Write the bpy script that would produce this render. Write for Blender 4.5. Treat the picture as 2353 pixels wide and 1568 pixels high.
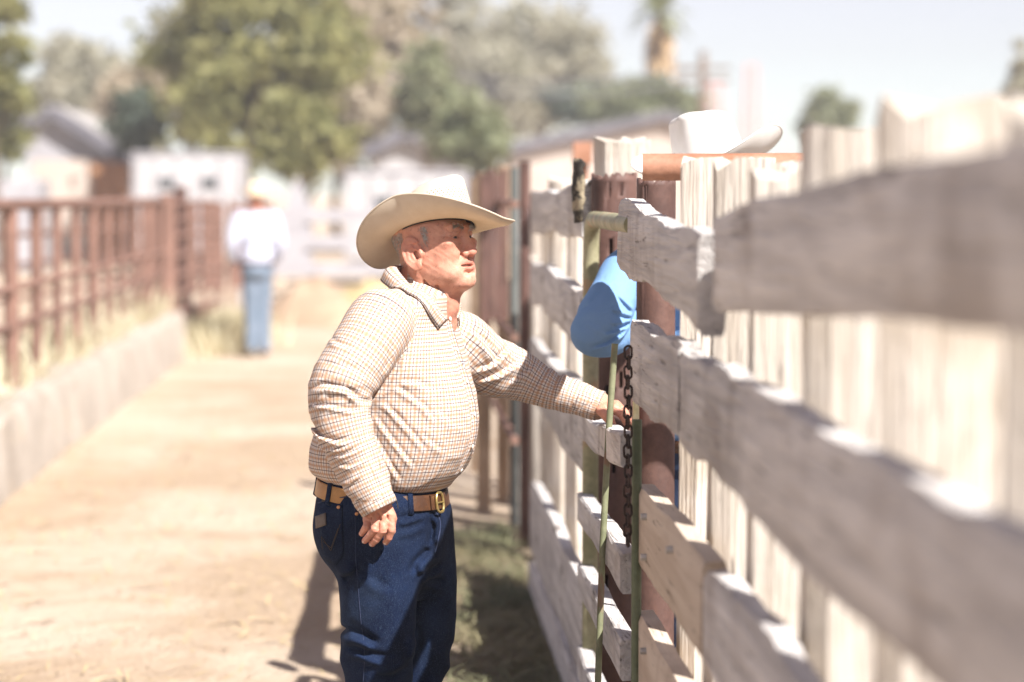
import bpy, bmesh, math, random
import numpy as np
from mathutils import Vector, Matrix, Euler
from mathutils.bvhtree import BVHTree

for _o in list(bpy.data.objects):
    bpy.data.objects.remove(_o)
rad = math.radians
SC = bpy.context.scene
COL = SC.collection

# ------------------------------------------------------------------ camera
CAM_H, PITCH, YAW = 1.64, 3.44, 2.84
cam_d = bpy.data.cameras.new('camera')
cam_d.lens, cam_d.sensor_width = 85.0, 36.0
cam_d.clip_start, cam_d.clip_end = 0.05, 3000
cam = bpy.data.objects.new('camera', cam_d)
COL.objects.link(cam)
cam.location = (0, 0, CAM_H)
cam.rotation_euler = (rad(90 - PITCH), 0, rad(-YAW))
cam_d.dof.use_dof = True
cam_d.dof.focus_distance = 5.92
cam_d.dof.aperture_fstop = 1.95
cam_d.dof.aperture_blades = 0
SC.camera = cam

# ------------------------------------------------------------------ sky, sun, exposure
SUN_DIR = Vector((0.70, -1.0, 1.25)).normalized()          # towards the sun
world = bpy.data.worlds.new('World')
SC.world = world
world.use_nodes = True
wn = world.node_tree.nodes
wl = world.node_tree.links
wn.clear()
sky = wn.new('ShaderNodeTexSky')
sky.sky_type = 'NISHITA'
sky.sun_disc = False
sky.sun_elevation = math.asin(SUN_DIR.z)
sky.sun_rotation = math.atan2(SUN_DIR.x, SUN_DIR.y)
sky.air_density, sky.dust_density, sky.ozone_density = 1.0, 0.12, 3.0
bg = wn.new('ShaderNodeBackground')
bg.inputs['Strength'].default_value = 0.057
wo = wn.new('ShaderNodeOutputWorld')
hs = wn.new('ShaderNodeHueSaturation')            # thin dusty summer sky: hardly any blue in it
hs.inputs['Saturation'].default_value = 0.36
hs.inputs['Hue'].default_value = 0.57
wl.new(sky.outputs[0], hs.inputs['Color'])
wl.new(hs.outputs[0], bg.inputs['Color'])
wl.new(bg.outputs[0], wo.inputs['Surface'])
sun_d = bpy.data.lights.new('sun', 'SUN')
sun_d.energy = 5.0
sun_d.angle = rad(0.53)
sun_d.color = (1.0, 0.972, 0.94)
sun = bpy.data.objects.new('sun', sun_d)
COL.objects.link(sun)
sun.rotation_euler = (-SUN_DIR).to_track_quat('-Z', 'Y').to_euler()
SC.view_settings.view_transform = 'Standard'
SC.view_settings.look = 'None'
SC.view_settings.exposure = 1.2
SC.view_settings.gamma = 1.0
SC.view_settings.use_curve_mapping = False
SC.render.engine = 'CYCLES'
SC.cycles.use_denoising = True
SC.cycles.max_bounces = 8
SC.cycles.diffuse_bounces = 4
SC.cycles.transparent_max_bounces = 12
SC.cycles.volume_bounces = 0
SC.cycles.sample_clamp_indirect = 6.0

# ------------------------------------------------------------------ layout helper: a picture point at a chosen distance
VIEW_F = 85.0 / 36.0 * 2353.0
CAM_R = Euler((rad(90 - PITCH), 0, rad(-YAW))).to_matrix()
def at(px, py, Y):
    d = CAM_R @ Vector(((px - 1176.5) / VIEW_F, -(py - 784.0) / VIEW_F, -1.0))
    return Vector((0, 0, CAM_H)) + d * (Y / d.y)

# ------------------------------------------------------------------ object helpers
def link(o, parent=None):
    COL.objects.link(o)
    if parent is not None:
        o.parent = parent
    return o
def mesh_obj(name, V, F, m=None, parent=None, smooth=True, uv=None):
    me = bpy.data.meshes.new(name)
    V = np.asarray(V, dtype=np.float64)
    me.from_pydata(V.tolist(), [], [list(map(int, f)) for f in F])
    me.update()
    if smooth:
        me.polygons.foreach_set('use_smooth', np.ones(len(me.polygons), dtype=bool))
    if uv is not None:
        lay = me.uv_layers.new(name='UVMap')
        lay.data.foreach_set('uv', np.asarray(uv, dtype=np.float32).ravel())
    if m is not None:
        me.materials.append(m)
    o = bpy.data.objects.new(name, me)
    return link(o, parent)
def empty(name, loc=(0, 0, 0)):
    o = bpy.data.objects.new(name, None)
    o.location = loc
    o.empty_display_size = 0.1
    return link(o)
def tag(o, label=None, cat=None, group=None, kind=None):
    if label: o['label'] = label
    if cat: o['category'] = cat
    if group: o['group'] = group
    if kind: o['kind'] = kind
    return o
def keep_parent(o, parent):
    """parent an object whose mesh is in world coordinates to an Empty that may be moved off the origin"""
    o.parent = parent
    o.matrix_parent_inverse = Matrix.Translation(parent.location).inverted()
    return o

class MB:
    """collects boxes, tubes and lofts; build() links them as one mesh object"""
    def __init__(self):
        self.V, self.F = [], []
    def add(self, V, F):
        n = len(self.V)
        self.V += [tuple(v) for v in V]
        self.F += [tuple(i + n for i in f) for f in F]
        return self
    def box(self, c, s, R=None):
        c = Vector(c)
        pts = []
        for x in (-.5, .5):
            for y in (-.5, .5):
                for z in (-.5, .5):
                    v = Vector((x * s[0], y * s[1], z * s[2]))
                    if R is not None: v = R @ v
                    pts.append(c + v)
        return self.add(pts, [(0, 1, 3, 2), (4, 6, 7, 5), (0, 4, 5, 1), (2, 3, 7, 6), (0, 2, 6, 4), (1, 5, 7, 3)])
    def tube(self, pts, r, n=12, cap=True, squash=None):
        pts = [Vector(p) for p in pts]
        rs = r if isinstance(r, (list, tuple)) else [r] * len(pts)
        V, F = [], []
        t0 = (pts[1] - pts[0]).normalized()
        u = t0.orthogonal().normalized()
        for i, p in enumerate(pts):
            a = pts[max(i - 1, 0)]; b = pts[min(i + 1, len(pts) - 1)]
            t = (b - a).normalized()
            u = (u - t * u.dot(t)).normalized()
            w = t.cross(u)
            for k in range(n):
                an = 2 * math.pi * k / n
                V.append(p + (u * math.cos(an) + w * math.sin(an)) * rs[i])
        for i in range(len(pts) - 1):
            for k in range(n):
                k2 = (k + 1) % n
                F.append((i * n + k, i * n + k2, (i + 1) * n + k2, (i + 1) * n + k))
        if cap:
            F.append(tuple(range(n))[::-1])
            F.append(tuple((len(pts) - 1) * n + k for k in range(n)))
        return self.add(V, F)
    def build(self, name, m=None, parent=None, smooth=False, bevel=0.0):
        o = mesh_obj(name, self.V, self.F, m, parent, smooth)
        if bevel:
            b = o.modifiers.new('edge', 'BEVEL')
            b.width = bevel; b.segments = 2; b.limit_method = 'ANGLE'
        if smooth:
            try: o.data.set_sharp_from_angle(angle=rad(42))
            except Exception: pass
        return o

# ------------------------------------------------------------------ materials
MATS = {}
def new_mat(name):
    m = bpy.data.materials.new(name)
    m.use_nodes = True
    nt = m.node_tree
    b = nt.nodes.get('Principled BSDF')
    MATS[name] = m
    return m, nt, b
class NT:
    """tiny node wiring helper"""
    def __init__(self, nt):
        self.nt = nt
    def n(self, typ, **kw):
        nd = self.nt.nodes.new(typ)
        for k, v in kw.items():
            if k.startswith('i_'):
                key = k[2:]
                key = int(key) if key.isdigit() else key.replace('_', ' ')
                s = nd.inputs[key]
                if hasattr(v, 'is_linked') or isinstance(v, bpy.types.NodeSocket): self.nt.links.new(v, s)
                else: s.default_value = v
            else:
                setattr(nd, k, v)
        return nd
    def math(self, op, a, b=None, c=None, clamp=False):
        nd = self.nt.nodes.new('ShaderNodeMath'); nd.operation = op; nd.use_clamp = clamp
        for i, v in enumerate((a, b, c)):
            if v is None: continue
            if isinstance(v, bpy.types.NodeSocket): self.nt.links.new(v, nd.inputs[i])
            else: nd.inputs[i].default_value = v
        return nd.outputs[0]
    def mix(self, fac, a, b, mode='MIX'):
        nd = self.nt.nodes.new('ShaderNodeMix'); nd.data_type = 'RGBA'; nd.blend_type = mode
        for s, v in ((nd.inputs[0], fac), (nd.inputs[6], a), (nd.inputs[7], b)):
            if isinstance(v, bpy.types.NodeSocket): self.nt.links.new(v, s)
            elif s.type == 'RGBA': s.default_value = (*v[:3], 1)
            else: s.default_value = v
        return nd.outputs[2]
    def ramp(self, fac, lo, hi):
        nd = self.nt.nodes.new('ShaderNodeMapRange'); nd.interpolation_type = 'SMOOTHSTEP'
        self.nt.links.new(fac, nd.inputs[0])
        nd.inputs[1].default_value = lo; nd.inputs[2].default_value = hi
        return nd.outputs[0]
    def noise(self, vec, scale, detail=4, rough=.55, dist=0):
        nd = self.nt.nodes.new('ShaderNodeTexNoise')
        if vec is not None: self.nt.links.new(vec, nd.inputs['Vector'])
        nd.inputs['Scale'].default_value = scale; nd.inputs['Detail'].default_value = detail
        nd.inputs['Roughness'].default_value = rough; nd.inputs['Distortion'].default_value = dist
        return nd.outputs[0]
    def coords(self, which='Object', scale=(1, 1, 1)):
        tc = self.nt.nodes.new('ShaderNodeTexCoord')
        mp = self.nt.nodes.new('ShaderNodeMapping')
        mp.inputs['Scale'].default_value = scale
        self.nt.links.new(tc.outputs[which], mp.inputs['Vector'])
        return mp.outputs[0]
    def bump(self, h, strength, dist, bsdf, normal=None):
        nd = self.nt.nodes.new('ShaderNodeBump')
        nd.inputs['Strength'].default_value = strength; nd.inputs['Distance'].default_value = dist
        self.nt.links.new(h, nd.inputs['Height'])
        if normal is not None: self.nt.links.new(normal, nd.inputs['Normal'])
        if bsdf is not None: self.nt.links.new(nd.outputs[0], bsdf.inputs['Normal'])
        return nd.outputs[0]

def patchy(name, c1, c2, scale=6, rough=.8, bump=0.3, bdist=.01, fine=40, stretch=(1, 1, 1), c3=None, c3amt=(.58, .7), metallic=0, var=0.0, lo=.35, hi=.65, spec=.3):
    """two-tone noise material with fine relief and an optional third tone in patches"""
    m, nt, b = new_mat(name)
    h = NT(nt)
    v = h.coords('Object', stretch)
    oi = nt.nodes.new('ShaderNodeObjectInfo')
    sh = h.n('ShaderNodeVectorMath', operation='ADD')
    nt.links.new(v, sh.inputs[0])
    sc = h.n('ShaderNodeVectorMath', operation='SCALE'); sc.inputs[0].default_value = (37, 19, 53)
    nt.links.new(oi.outputs['Random'], sc.inputs['Scale'])
    nt.links.new(sc.outputs[0], sh.inputs[1])
    v = sh.outputs[0]
    n1 = h.noise(v, scale, 5, .6, .3)
    n2 = h.noise(v, fine, 4, .65)
    col = h.mix(h.ramp(n1, lo, hi), c1, c2)
    col = h.mix(h.math('MULTIPLY', h.ramp(n2, .35, .75), .35), col, tuple(x * .55 for x in c1))
    if c3 is not None:
        n3 = h.noise(v, scale * .7 + 1.3, 6, .65, .6)
        col = h.mix(h.ramp(n3, *c3amt), col, c3)
    if var:
        hsv = nt.nodes.new('ShaderNodeHueSaturation')
        nt.links.new(h.math('MULTIPLY_ADD', oi.outputs['Random'], var * 2, 1 - var), hsv.inputs['Value'])
        nt.links.new(col, hsv.inputs['Color'])
        col = hsv.outputs[0]
    nt.links.new(col, b.inputs['Base Color'])
    b.inputs['Roughness'].default_value = rough
    b.inputs['Metallic'].default_value = metallic
    b.inputs['Specular IOR Level'].default_value = spec
    if bump:
        h.bump(h.math('MULTIPLY_ADD', n1, .6, n2), bump, bdist, b)
    return m

def wood_mat(name, c1, c2, c3, axis=1, bump=.5, var=.12):
    """weathered wood: long grain along one local axis, cracks, stains"""
    m, nt, b = new_mat(name)
    h = NT(nt)
    st = [22, 22, 22]; st[axis] = 1.1
    tc = nt.nodes.new('ShaderNodeTexCoord')
    oi = nt.nodes.new('ShaderNodeObjectInfo')
    sc = h.n('ShaderNodeVectorMath', operation='SCALE'); sc.inputs[0].default_value = (31, 17, 43)
    nt.links.new(oi.outputs['Random'], sc.inputs['Scale'])
    ad = h.n('ShaderNodeVectorMath', operation='ADD')
    nt.links.new(tc.outputs['Object'], ad.inputs[0]); nt.links.new(sc.outputs[0], ad.inputs[1])
    mp = nt.nodes.new('ShaderNodeMapping'); mp.inputs['Scale'].default_value = st
    nt.links.new(ad.outputs[0], mp.inputs['Vector'])
    g1 = h.noise(mp.outputs[0], 1.0, 6, .62, .8)
    g2 = h.noise(mp.outputs[0], 4.5, 3, .6, .4)
    big = h.noise(ad.outputs[0], 3.2, 4, .6, .5)
    col = h.mix(h.ramp(g1, .34, .66), c1, c2)
    col = h.mix(h.math('MULTIPLY', h.ramp(big, .5, .72), .7), col, c3)
    vo = nt.nodes.new('ShaderNodeTexVoronoi'); vo.inputs['Scale'].default_value = 3.1
    st2 = [1.6, 1.6, 1.6]; st2[axis] = .55
    mp2 = nt.nodes.new('ShaderNodeMapping'); mp2.inputs['Scale'].default_value = st2
    nt.links.new(ad.outputs[0], mp2.inputs['Vector']); nt.links.new(mp2.outputs[0], vo.inputs['Vector'])
    col = h.mix(h.math('MULTIPLY', h.ramp(vo.outputs['Distance'], .13, .05), .75), col, (.10, .07, .055))
    crack = h.ramp(g2, .39, .30)
    col = h.mix(h.math('MULTIPLY', crack, .65), col, (.07, .055, .045))
    hsv = nt.nodes.new('ShaderNodeHueSaturation')
    nt.links.new(h.math('MULTIPLY_ADD', oi.outputs['Random'], var * 2, 1 - var), hsv.inputs['Value'])
    nt.links.new(col, hsv.inputs['Color'])
    nt.links.new(hsv.outputs[0], b.inputs['Base Color'])
    b.inputs['Roughness'].default_value = .9
    b.inputs['Specular IOR Level'].default_value = .2
    h.bump(h.math('ADD', g1, h.math('MULTIPLY', g2, .8)), bump, .012, b)
    return m

M_wood_rail = wood_mat('grey_weathered_rail', (.43, .40, .38), (.65, .61, .575), (.32, .275, .245), axis=1, bump=1.0)
M_wood_picket = wood_mat('pale_weathered_picket', (.46, .40, .335), (.62, .555, .485), (.36, .29, .22), axis=2, bump=.9)
M_wood_new = wood_mat('tan_wood_board', (.50, .40, .31), (.60, .50, .40), (.42, .32, .24), axis=1, bump=.3)
M_rust = patchy('brown_rust_pipe', (.092, .050, .041), (.145, .078, .062), 7, .62, .25, .004, 60, c3=(.19, .085, .05), c3amt=(.58, .76), var=.1)
M_rust_orange = patchy('orange_rust_pipe', (.28, .13, .075), (.38, .19, .12), 9, .6, .25, .004, 70, c3=(.25, .10, .05), c3amt=(.55, .7))
M_rust_far = patchy('reddish_brown_paint', (.175, .098, .073), (.25, .14, .105), 3, .7, .1, .004, 40, var=.12)
M_rod = patchy('olive_rod_paint', (.13, .14, .075), (.22, .22, .13), 9, .55, .3, .003, 60, c3=(.18, .11, .07), c3amt=(.56, .66))
M_green = patchy('chipped_pale_green_paint', (.235, .225, .12), (.38, .345, .215), 9, .55, .3, .003, 60, c3=(.40, .25, .14), c3amt=(.56, .66))
M_green_dark = patchy('chipped_green_paint', (.10, .125, .07), (.16, .18, .105), 9, .55, .3, .003, 60, c3=(.20, .12, .07), c3amt=(.58, .68))
M_cream_pipe = patchy('worn_cream_paint', (.52, .45, .24), (.60, .55, .38), 8, .55, .3, .003, 60, c3=(.38, .24, .13), c3amt=(.56, .68))
M_black_rust = patchy('blackened_torn_metal', (.02, .016, .013), (.05, .04, .03), 14, .85, .5, .01, 60, c3=(.33, .27, .18), c3amt=(.50, .58))
M_chain = patchy('dark_chain_steel', (.035, .025, .022), (.08, .05, .04), 30, .55, .3, .002, 90, metallic=.4)
M_bolt = patchy('galvanised_bolt', (.45, .44, .42), (.6, .58, .55), 20, .45, .1, .001, 90, metallic=.5)
M_concrete = patchy('pale_concrete', (.35, .30, .25), (.45, .39, .33), 2.5, .9, .5, .02, 30, c3=(.40, .32, .24), c3amt=(.55, .7))
M_white_wall = patchy('white_painted_wall', (.40, .385, .385), (.47, .455, .455), 1.2, .8, .1, .01, 20)
M_cream_wall = patchy('cream_wall', (.45, .37, .31), (.52, .44, .38), 1.2, .8, .1, .01, 20)
M_grey_wall = patchy('pale_grey_siding', (.33, .315, .33), (.39, .375, .39), 1.5, .8, .1, .01, 20)
M_roof = patchy('grey_shingle_roof', (.30, .28, .27), (.40, .37, .34), 2.5, .9, .4, .02, 16)
M_dark_trim = patchy('dark_fascia', (.10, .095, .11), (.15, .14, .16), 3, .7, .1, .01, 20)
M_orange_door = patchy('orange_wood_door', (.50, .24, .11), (.60, .31, .16), 3, .7, .2, .01, 20)
M_glass = patchy('dark_window_glass', (.03, .035, .04), (.06, .065, .07), 2, .15, 0, .01, 20, spec=.6)
M_tyre = patchy('black_rubber', (.02, .02, .02), (.035, .035, .035), 9, .8, .2, .003, 50)
M_mast = patchy('hazed_red_mast', (.60, .36, .34), (.68, .44, .42), 2, .7, 0, .01, 10)  # red made paler in the colour itself to stand in for distance haze
M_pole = patchy('brown_timber_pole', (.16, .12, .09), (.24, .18, .14), 3, .9, .2, .01, 30)
M_bark = patchy('tree_bark', (.14, .10, .075), (.24, .18, .13), 5, .95, .7, .03, 25)
M_palm_skirt = patchy('dry_palm_skirt', (.46, .30, .16), (.58, .42, .24), 4, .95, .5, .02, 25)
M_hay = patchy('dry_straw', (.46, .34, .17), (.58, .45, .25), 3, .95, .5, .02, 40)
M_mound = patchy('brown_dirt_heap', (.30, .21, .14), (.40, .29, .20), 2, .95, .5, .03, 14)

def leaf_mat(name, c1, c2, trans=.35):
    m, nt, b = new_mat(name)
    h = NT(nt)
    v = h.coords('Object')
    col = h.mix(h.ramp(h.noise(v, .9, 3, .6), .35, .65), c1, c2)
    nt.links.new(col, b.inputs['Base Color'])
    b.inputs['Roughness'].default_value = .6
    b.inputs['Specular IOR Level'].default_value = .25
    tr = nt.nodes.new('ShaderNodeBsdfTranslucent')
    nt.links.new(h.mix(.4, col, (.25, .26, .04)), tr.inputs['Color'])
    mx = nt.nodes.new('ShaderNodeMixShader'); mx.inputs[0].default_value = trans
    nt.links.new(b.outputs[0], mx.inputs[1]); nt.links.new(tr.outputs[0], mx.inputs[2])
    nt.links.new(mx.outputs[0], nt.nodes['Material Output'].inputs['Surface'])
    return m
M_leaf_olive = leaf_mat('olive_green_leaves', (.18, .18, .07), (.29, .27, .11))
M_leaf_pale = leaf_mat('dusty_grey_green_leaves', (.33, .31, .23), (.42, .39, .30))
M_leaf_tan = leaf_mat('dry_tan_leaves', (.39, .315, .23), (.48, .40, .30))
M_leaf_dark = leaf_mat('dark_blue_green_leaves', (.10, .125, .095), (.145, .175, .13))
M_leaf_mid = leaf_mat('mid_green_leaves', (.20, .22, .12), (.28, .29, .175))
M_dry_grass = leaf_mat('dry_yellow_grass', (.60, .53, .35), (.70, .63, .46), .3)
M_green_litter = leaf_mat('green_hay_litter', (.13, .15, .085), (.24, .21, .12), .2)

def ground_mat():
    m, nt, b = new_mat('dusty_dirt')
    h = NT(nt)
    v = h.coords('Object')
    big = h.noise(v, .55, 5, .6, .4)
    mid = h.noise(v, 3.5, 6, .65, .3)
    fine = h.noise(v, 28, 5, .7)
    col = h.mix(h.ramp(big, .38, .62), (.455, .335, .23), (.58, .465, .355))
    col = h.mix(h.math('MULTIPLY', h.ramp(mid, .5, .72), .5), col, (.42, .30, .20))
    col = h.mix(h.math('MULTIPLY', h.ramp(fine, .5, .75), .45), col, (.62, .53, .42))
    col = h.mix(h.math('MULTIPLY', h.ramp(fine, .42, .28), .5), col, (.27, .18, .11))
    hoof = nt.nodes.new('ShaderNodeTexVoronoi'); hoof.inputs['Scale'].default_value = 3.4; hoof.inputs['Randomness'].default_value = 1.0
    nt.links.new(v, hoof.inputs['Vector'])
    dent = h.ramp(hoof.outputs['Distance'], .10, .26)
    col = h.mix(h.math('MULTIPLY', h.math('SUBTRACT', 1.0, dent), .28), col, (.36, .255, .17))
    # trampled manure and green hay lie in a strip along the fence
    sx = nt.nodes.new('ShaderNodeSeparateXYZ'); nt.links.new(v, sx.inputs[0])
    edge = h.math('ADD', sx.outputs[0], h.math('MULTIPLY_ADD', mid, .9, -.45))
    strip = h.math('MULTIPLY', h.ramp(edge, .02, .30), h.ramp(sx.outputs[1], 13.2, 11.8))
    col = h.mix(h.math('MULTIPLY', strip, .75), col, (.25, .19, .13))
    nt.links.new(col, b.inputs['Base Color'])
    b.inputs['Roughness'].default_value = .95
    b.inputs['Specular IOR Level'].default_value = .15
    h.bump(h.math('ADD', h.math('ADD', h.math('MULTIPLY', mid, 1.6), fine), h.math('MULTIPLY', dent, .9)), .9, .04, b)
    return m
M_ground = ground_mat()

# ------------------------------------------------------------------ distance-field modelling for people and cloth
def smin(a, b, k):
    if k <= 0: return np.minimum(a, b)
    h = np.clip(.5 + .5 * (b - a) / k, 0, 1)
    return b + (a - b) * h - k * h * (1 - h)
def smax(a, b, k):
    return -smin(-a, -b, k)
class Grid:
    def __init__(self, lo, hi, h):
        self.lo = np.array(lo, float); self.h = h
        self.n = np.ceil((np.array(hi, float) - self.lo) / h).astype(int) + 1
        self.D = np.full(self.n, .08, np.float32)
    def pts(self, lo, hi):
        i0 = np.clip(np.floor((np.array(lo) - self.lo) / self.h).astype(int), 0, self.n)
        i1 = np.clip(np.ceil((np.array(hi) - self.lo) / self.h).astype(int) + 1, 0, self.n)
        if np.any(i1 <= i0): return None, None
        ax = [np.arange(i0[k], i1[k]) * self.h + self.lo[k] for k in range(3)]
        X, Y, Z = np.meshgrid(*ax, indexing='ij')
        P = np.stack([X.ravel(), Y.ravel(), Z.ravel()], 1)
        return P, (tuple(slice(i0[k], i1[k]) for k in range(3)), X.shape)
    def op(self, fn, lo, hi, k=0.0, mode='add'):
        P, s = self.pts(lo, hi)
        if P is None: return
        d = fn(P).reshape(s[1]).astype(np.float32)
        cur = self.D[s[0]]
        if mode == 'add': r = smin(cur, d, k)
        elif mode == 'sub': r = smax(cur, -d, k)
        elif mode == 'and': r = smax(cur, d, k)
        else: r = cur + d
        self.D[s[0]] = r
    def cap(self, a, b, ra, rb=None, k=0.0, mode='add'):
        rb = ra if rb is None else rb
        a = np.array(a, float); b = np.array(b, float); m = max(ra, rb) + .05 + k
        self.op(lambda P: cap_d(P, a, b, ra, rb), np.minimum(a, b) - m, np.maximum(a, b) + m, k, mode)
    def ell(self, c, r, k=0.0, R=None, mode='add'):
        c = np.array(c, float); r = np.array(r, float); m = r.max() + .04 + k
        self.op(lambda P: ell_d(P, c, r, R), c - m, c + m, k, mode)
    def mesh(self):
        return surf_nets(self.D, self.lo, self.h)
def cap_d(P, a, b, ra, rb):
    ab = b - a
    t = np.clip(((P - a) @ ab) / max(ab @ ab, 1e-12), 0, 1)
    return np.linalg.norm(P - a - t[:, None] * ab, axis=1) - (ra + (rb - ra) * t)
def ell_d(P, c, r, R=None):
    q = P - c
    if R is not None: q = q @ R
    k0 = np.linalg.norm(q / r, axis=1); k1 = np.linalg.norm(q / (r * r), axis=1)
    return k0 * (k0 - 1) / np.maximum(k1, 1e-9)
def surf_nets(D, lo, h):
    n = np.array(D.shape); cn = n - 1
    ids, pos = [], []
    edges = []
    for a in range(3):
        b, c = (a + 1) % 3, (a + 2) % 3
        s0 = [slice(None)] * 3; s1 = [slice(None)] * 3
        s0[a] = slice(0, -1); s1[a] = slice(1, None)
        D0, D1 = D[tuple(s0)], D[tuple(s1)]
        idx = np.argwhere((D0 < 0) != (D1 < 0))
        if len(idx) == 0: continue
        d0 = D0[tuple(idx.T)]; d1 = D1[tuple(idx.T)]
        t = d0 / (d0 - d1)
        p = idx.astype(float); p[:, a] += t
        edges.append((a, b, c, idx, d0 < 0))
        for o1 in (0, 1):
            for o2 in (0, 1):
                ce = idx.copy(); ce[:, b] -= o1; ce[:, c] -= o2
                ok = np.all((ce >= 0) & (ce < cn), axis=1)
                ids.append((ce[ok, 0] * cn[1] + ce[ok, 1]) * cn[2] + ce[ok, 2]); pos.append(p[ok])
    ids = np.concatenate(ids); pos = np.concatenate(pos)
    uq, inv = np.unique(ids, return_inverse=True)
    cnt = np.bincount(inv)
    V = np.stack([np.bincount(inv, weights=pos[:, k]) / cnt for k in range(3)], 1) * h + lo
    FF = []
    for a, b, c, idx, ins in edges:
        ok = (idx[:, b] >= 1) & (idx[:, c] >= 1) & (idx[:, b] < n[b] - 1) & (idx[:, c] < n[c] - 1)
        idx = idx[ok]; ins = ins[ok]
        q = []
        for (o1, o2) in ((1, 1), (0, 1), (0, 0), (1, 0)):
            ce = idx.copy(); ce[:, b] -= o1; ce[:, c] -= o2
            q.append(np.searchsorted(uq, (ce[:, 0] * cn[1] + ce[:, 1]) * cn[2] + ce[:, 2]))
        q = np.stack(q, 1)
        q[~ins] = q[~ins][:, ::-1]
        FF.append(q)
    return V, np.concatenate(FF)
def spline(pts, n):
    """Catmull-Rom through rows of pts, n samples per span"""
    P = np.array(pts, float)
    P = np.vstack([2 * P[0] - P[1], P, 2 * P[-1] - P[-2]])
    out = []
    for i in range(1, len(P) - 2):
        for j in range(n):
            t = j / n
            p0, p1, p2, p3 = P[i - 1], P[i], P[i + 1], P[i + 2]
            out.append(.5 * (2 * p1 + (p2 - p0) * t + (2 * p0 - 5 * p1 + 4 * p2 - p3) * t * t + (3 * p1 - p0 - 3 * p2 + p3) * t ** 3))
    out.append(P[-2])
    return np.array(out)
class Tube:
    """a limb or sleeve: rows (x, y, z, r); frame reference ref; fold(v, ang, t) is added to the radius"""
    def __init__(self, rows, n=5, fold=None, ref=(0, -1, 0), squash=1.0):
        S = spline(rows, n)
        self.C, self.Rr = S[:, :3], S[:, 3]
        seg = np.linalg.norm(np.diff(self.C, axis=0), axis=1)
        self.L = np.concatenate([[0], np.cumsum(seg)])
        T = np.gradient(self.C, axis=0); T /= np.linalg.norm(T, axis=1)[:, None]
        u = np.array(ref, float); U = []
        for t in T:
            u = u - t * (u @ t); u /= np.linalg.norm(u); U.append(u.copy())
        self.U = np.array(U); self.W = np.cross(T, self.U); self.T = T
        self.fold = fold; self.sq = squash
    def params(self, P):
        best = np.full(len(P), 1e9); bs = np.zeros(len(P))
        for i in range(len(self.C) - 1):
            a = self.C[i]; ab = self.C[i + 1] - a
            t = np.clip(((P - a) @ ab) / (ab @ ab), 0, 1)
            q = P - a - t[:, None] * ab
            d = np.einsum('ij,ij->i', q, q)
            m = d < best
            best[m] = d[m]; bs[m] = i + t[m]
        i = np.minimum(bs.astype(int), len(self.C) - 2); f = (bs - i)[:, None]
        lerp = lambda A: A[i] * (1 - f) + A[i + 1] * f
        q = P - lerp(self.C)
        ang = np.arctan2(np.einsum('ij,ij->i', q, lerp(self.W)), np.einsum('ij,ij->i', q, lerp(self.U)))
        v = self.L[i] * (1 - f[:, 0]) + self.L[i + 1] * f[:, 0]
        r = self.Rr[i] * (1 - f[:, 0]) + self.Rr[i + 1] * f[:, 0]
        return np.sqrt(best), v, ang, r
    def d(self, P):
        best = np.full(len(P), 1e9, np.float32); P32 = P.astype(np.float32)
        idx = list(range(0, len(self.C), 4)); idx[-1] = len(self.C) - 1
        for i, j in zip(idx[:-1], idx[1:]):
            best = np.minimum(best, cap_d(P32, self.C[i].astype(np.float32), self.C[j].astype(np.float32), self.Rr[i], self.Rr[j]))
        out = best.astype(np.float64)
        m = np.abs(best) < .035
        dist, v, ang, r = self.params(P[m])
        if self.fold is not None: r = r + self.fold(v, ang, v / self.L[-1])
        out[m] = dist - r
        return out
    def bounds(self, m=.06):
        R = self.Rr.max() + m
        return self.C.min(0) - R, self.C.max(0) + R
def table(zs, *cols):
    """smooth lookup of columns against a rising first column"""
    S = spline(np.stack([np.array(zs, float)] + [np.array(c, float) for c in cols], 1), 12)
    o = np.argsort(S[:, 0]); S = S[o]
    return lambda z: [np.interp(z, S[:, 0], S[:, k + 1]) for k in range(len(cols))]
_rw = np.random.RandomState(5)
def waves(P, scale, seed=0, n=7):
    """cheap smooth noise in -1..1 made of sine waves in random directions"""
    r = np.random.RandomState(seed)
    out = np.zeros(len(P))
    for i in range(n):
        k = r.normal(size=P.shape[1]); k /= np.linalg.norm(k)
        f = scale * (0.7 + .9 * r.rand())
        w = P @ k * f
        out += np.sin(w + r.rand() * 6.28 + 1.3 * np.sin(w * .37 + r.rand() * 6))
    return out / n * 1.6
def stroke_d(P, line, w, asym=1.0):
    """signed distance in the X-Z plane to a polyline with the fade along it; returns (s, fade)"""
    L = np.array([(p[0], p[2]) for p in line]); Q = P[:, [0, 2]]
    seg = np.linalg.norm(np.diff(L, axis=0), axis=1); cum = np.concatenate([[0], np.cumsum(seg)])
    best = np.full(len(Q), 1e9); sg = np.zeros(len(Q)); tt = np.zeros(len(Q))
    for i in range(len(L) - 1):
        a = L[i]; ab = L[i + 1] - a
        t = np.clip(((Q - a) @ ab) / (ab @ ab), 0, 1)
        q = Q - a - t[:, None] * ab
        d = np.hypot(q[:, 0], q[:, 1])
        m = d < best
        best[m] = d[m]
        sg[m] = np.sign(ab[0] * q[m, 1] - ab[1] * q[m, 0])
        tt[m] = (cum[i] + t[m] * seg[i]) / cum[-1]
    fade = np.clip(np.minimum(tt, 1 - tt) * 4, 0, 1); fade = fade * fade * (3 - 2 * fade)
    return best * np.where(sg == 0, 1, sg), fade
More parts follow.
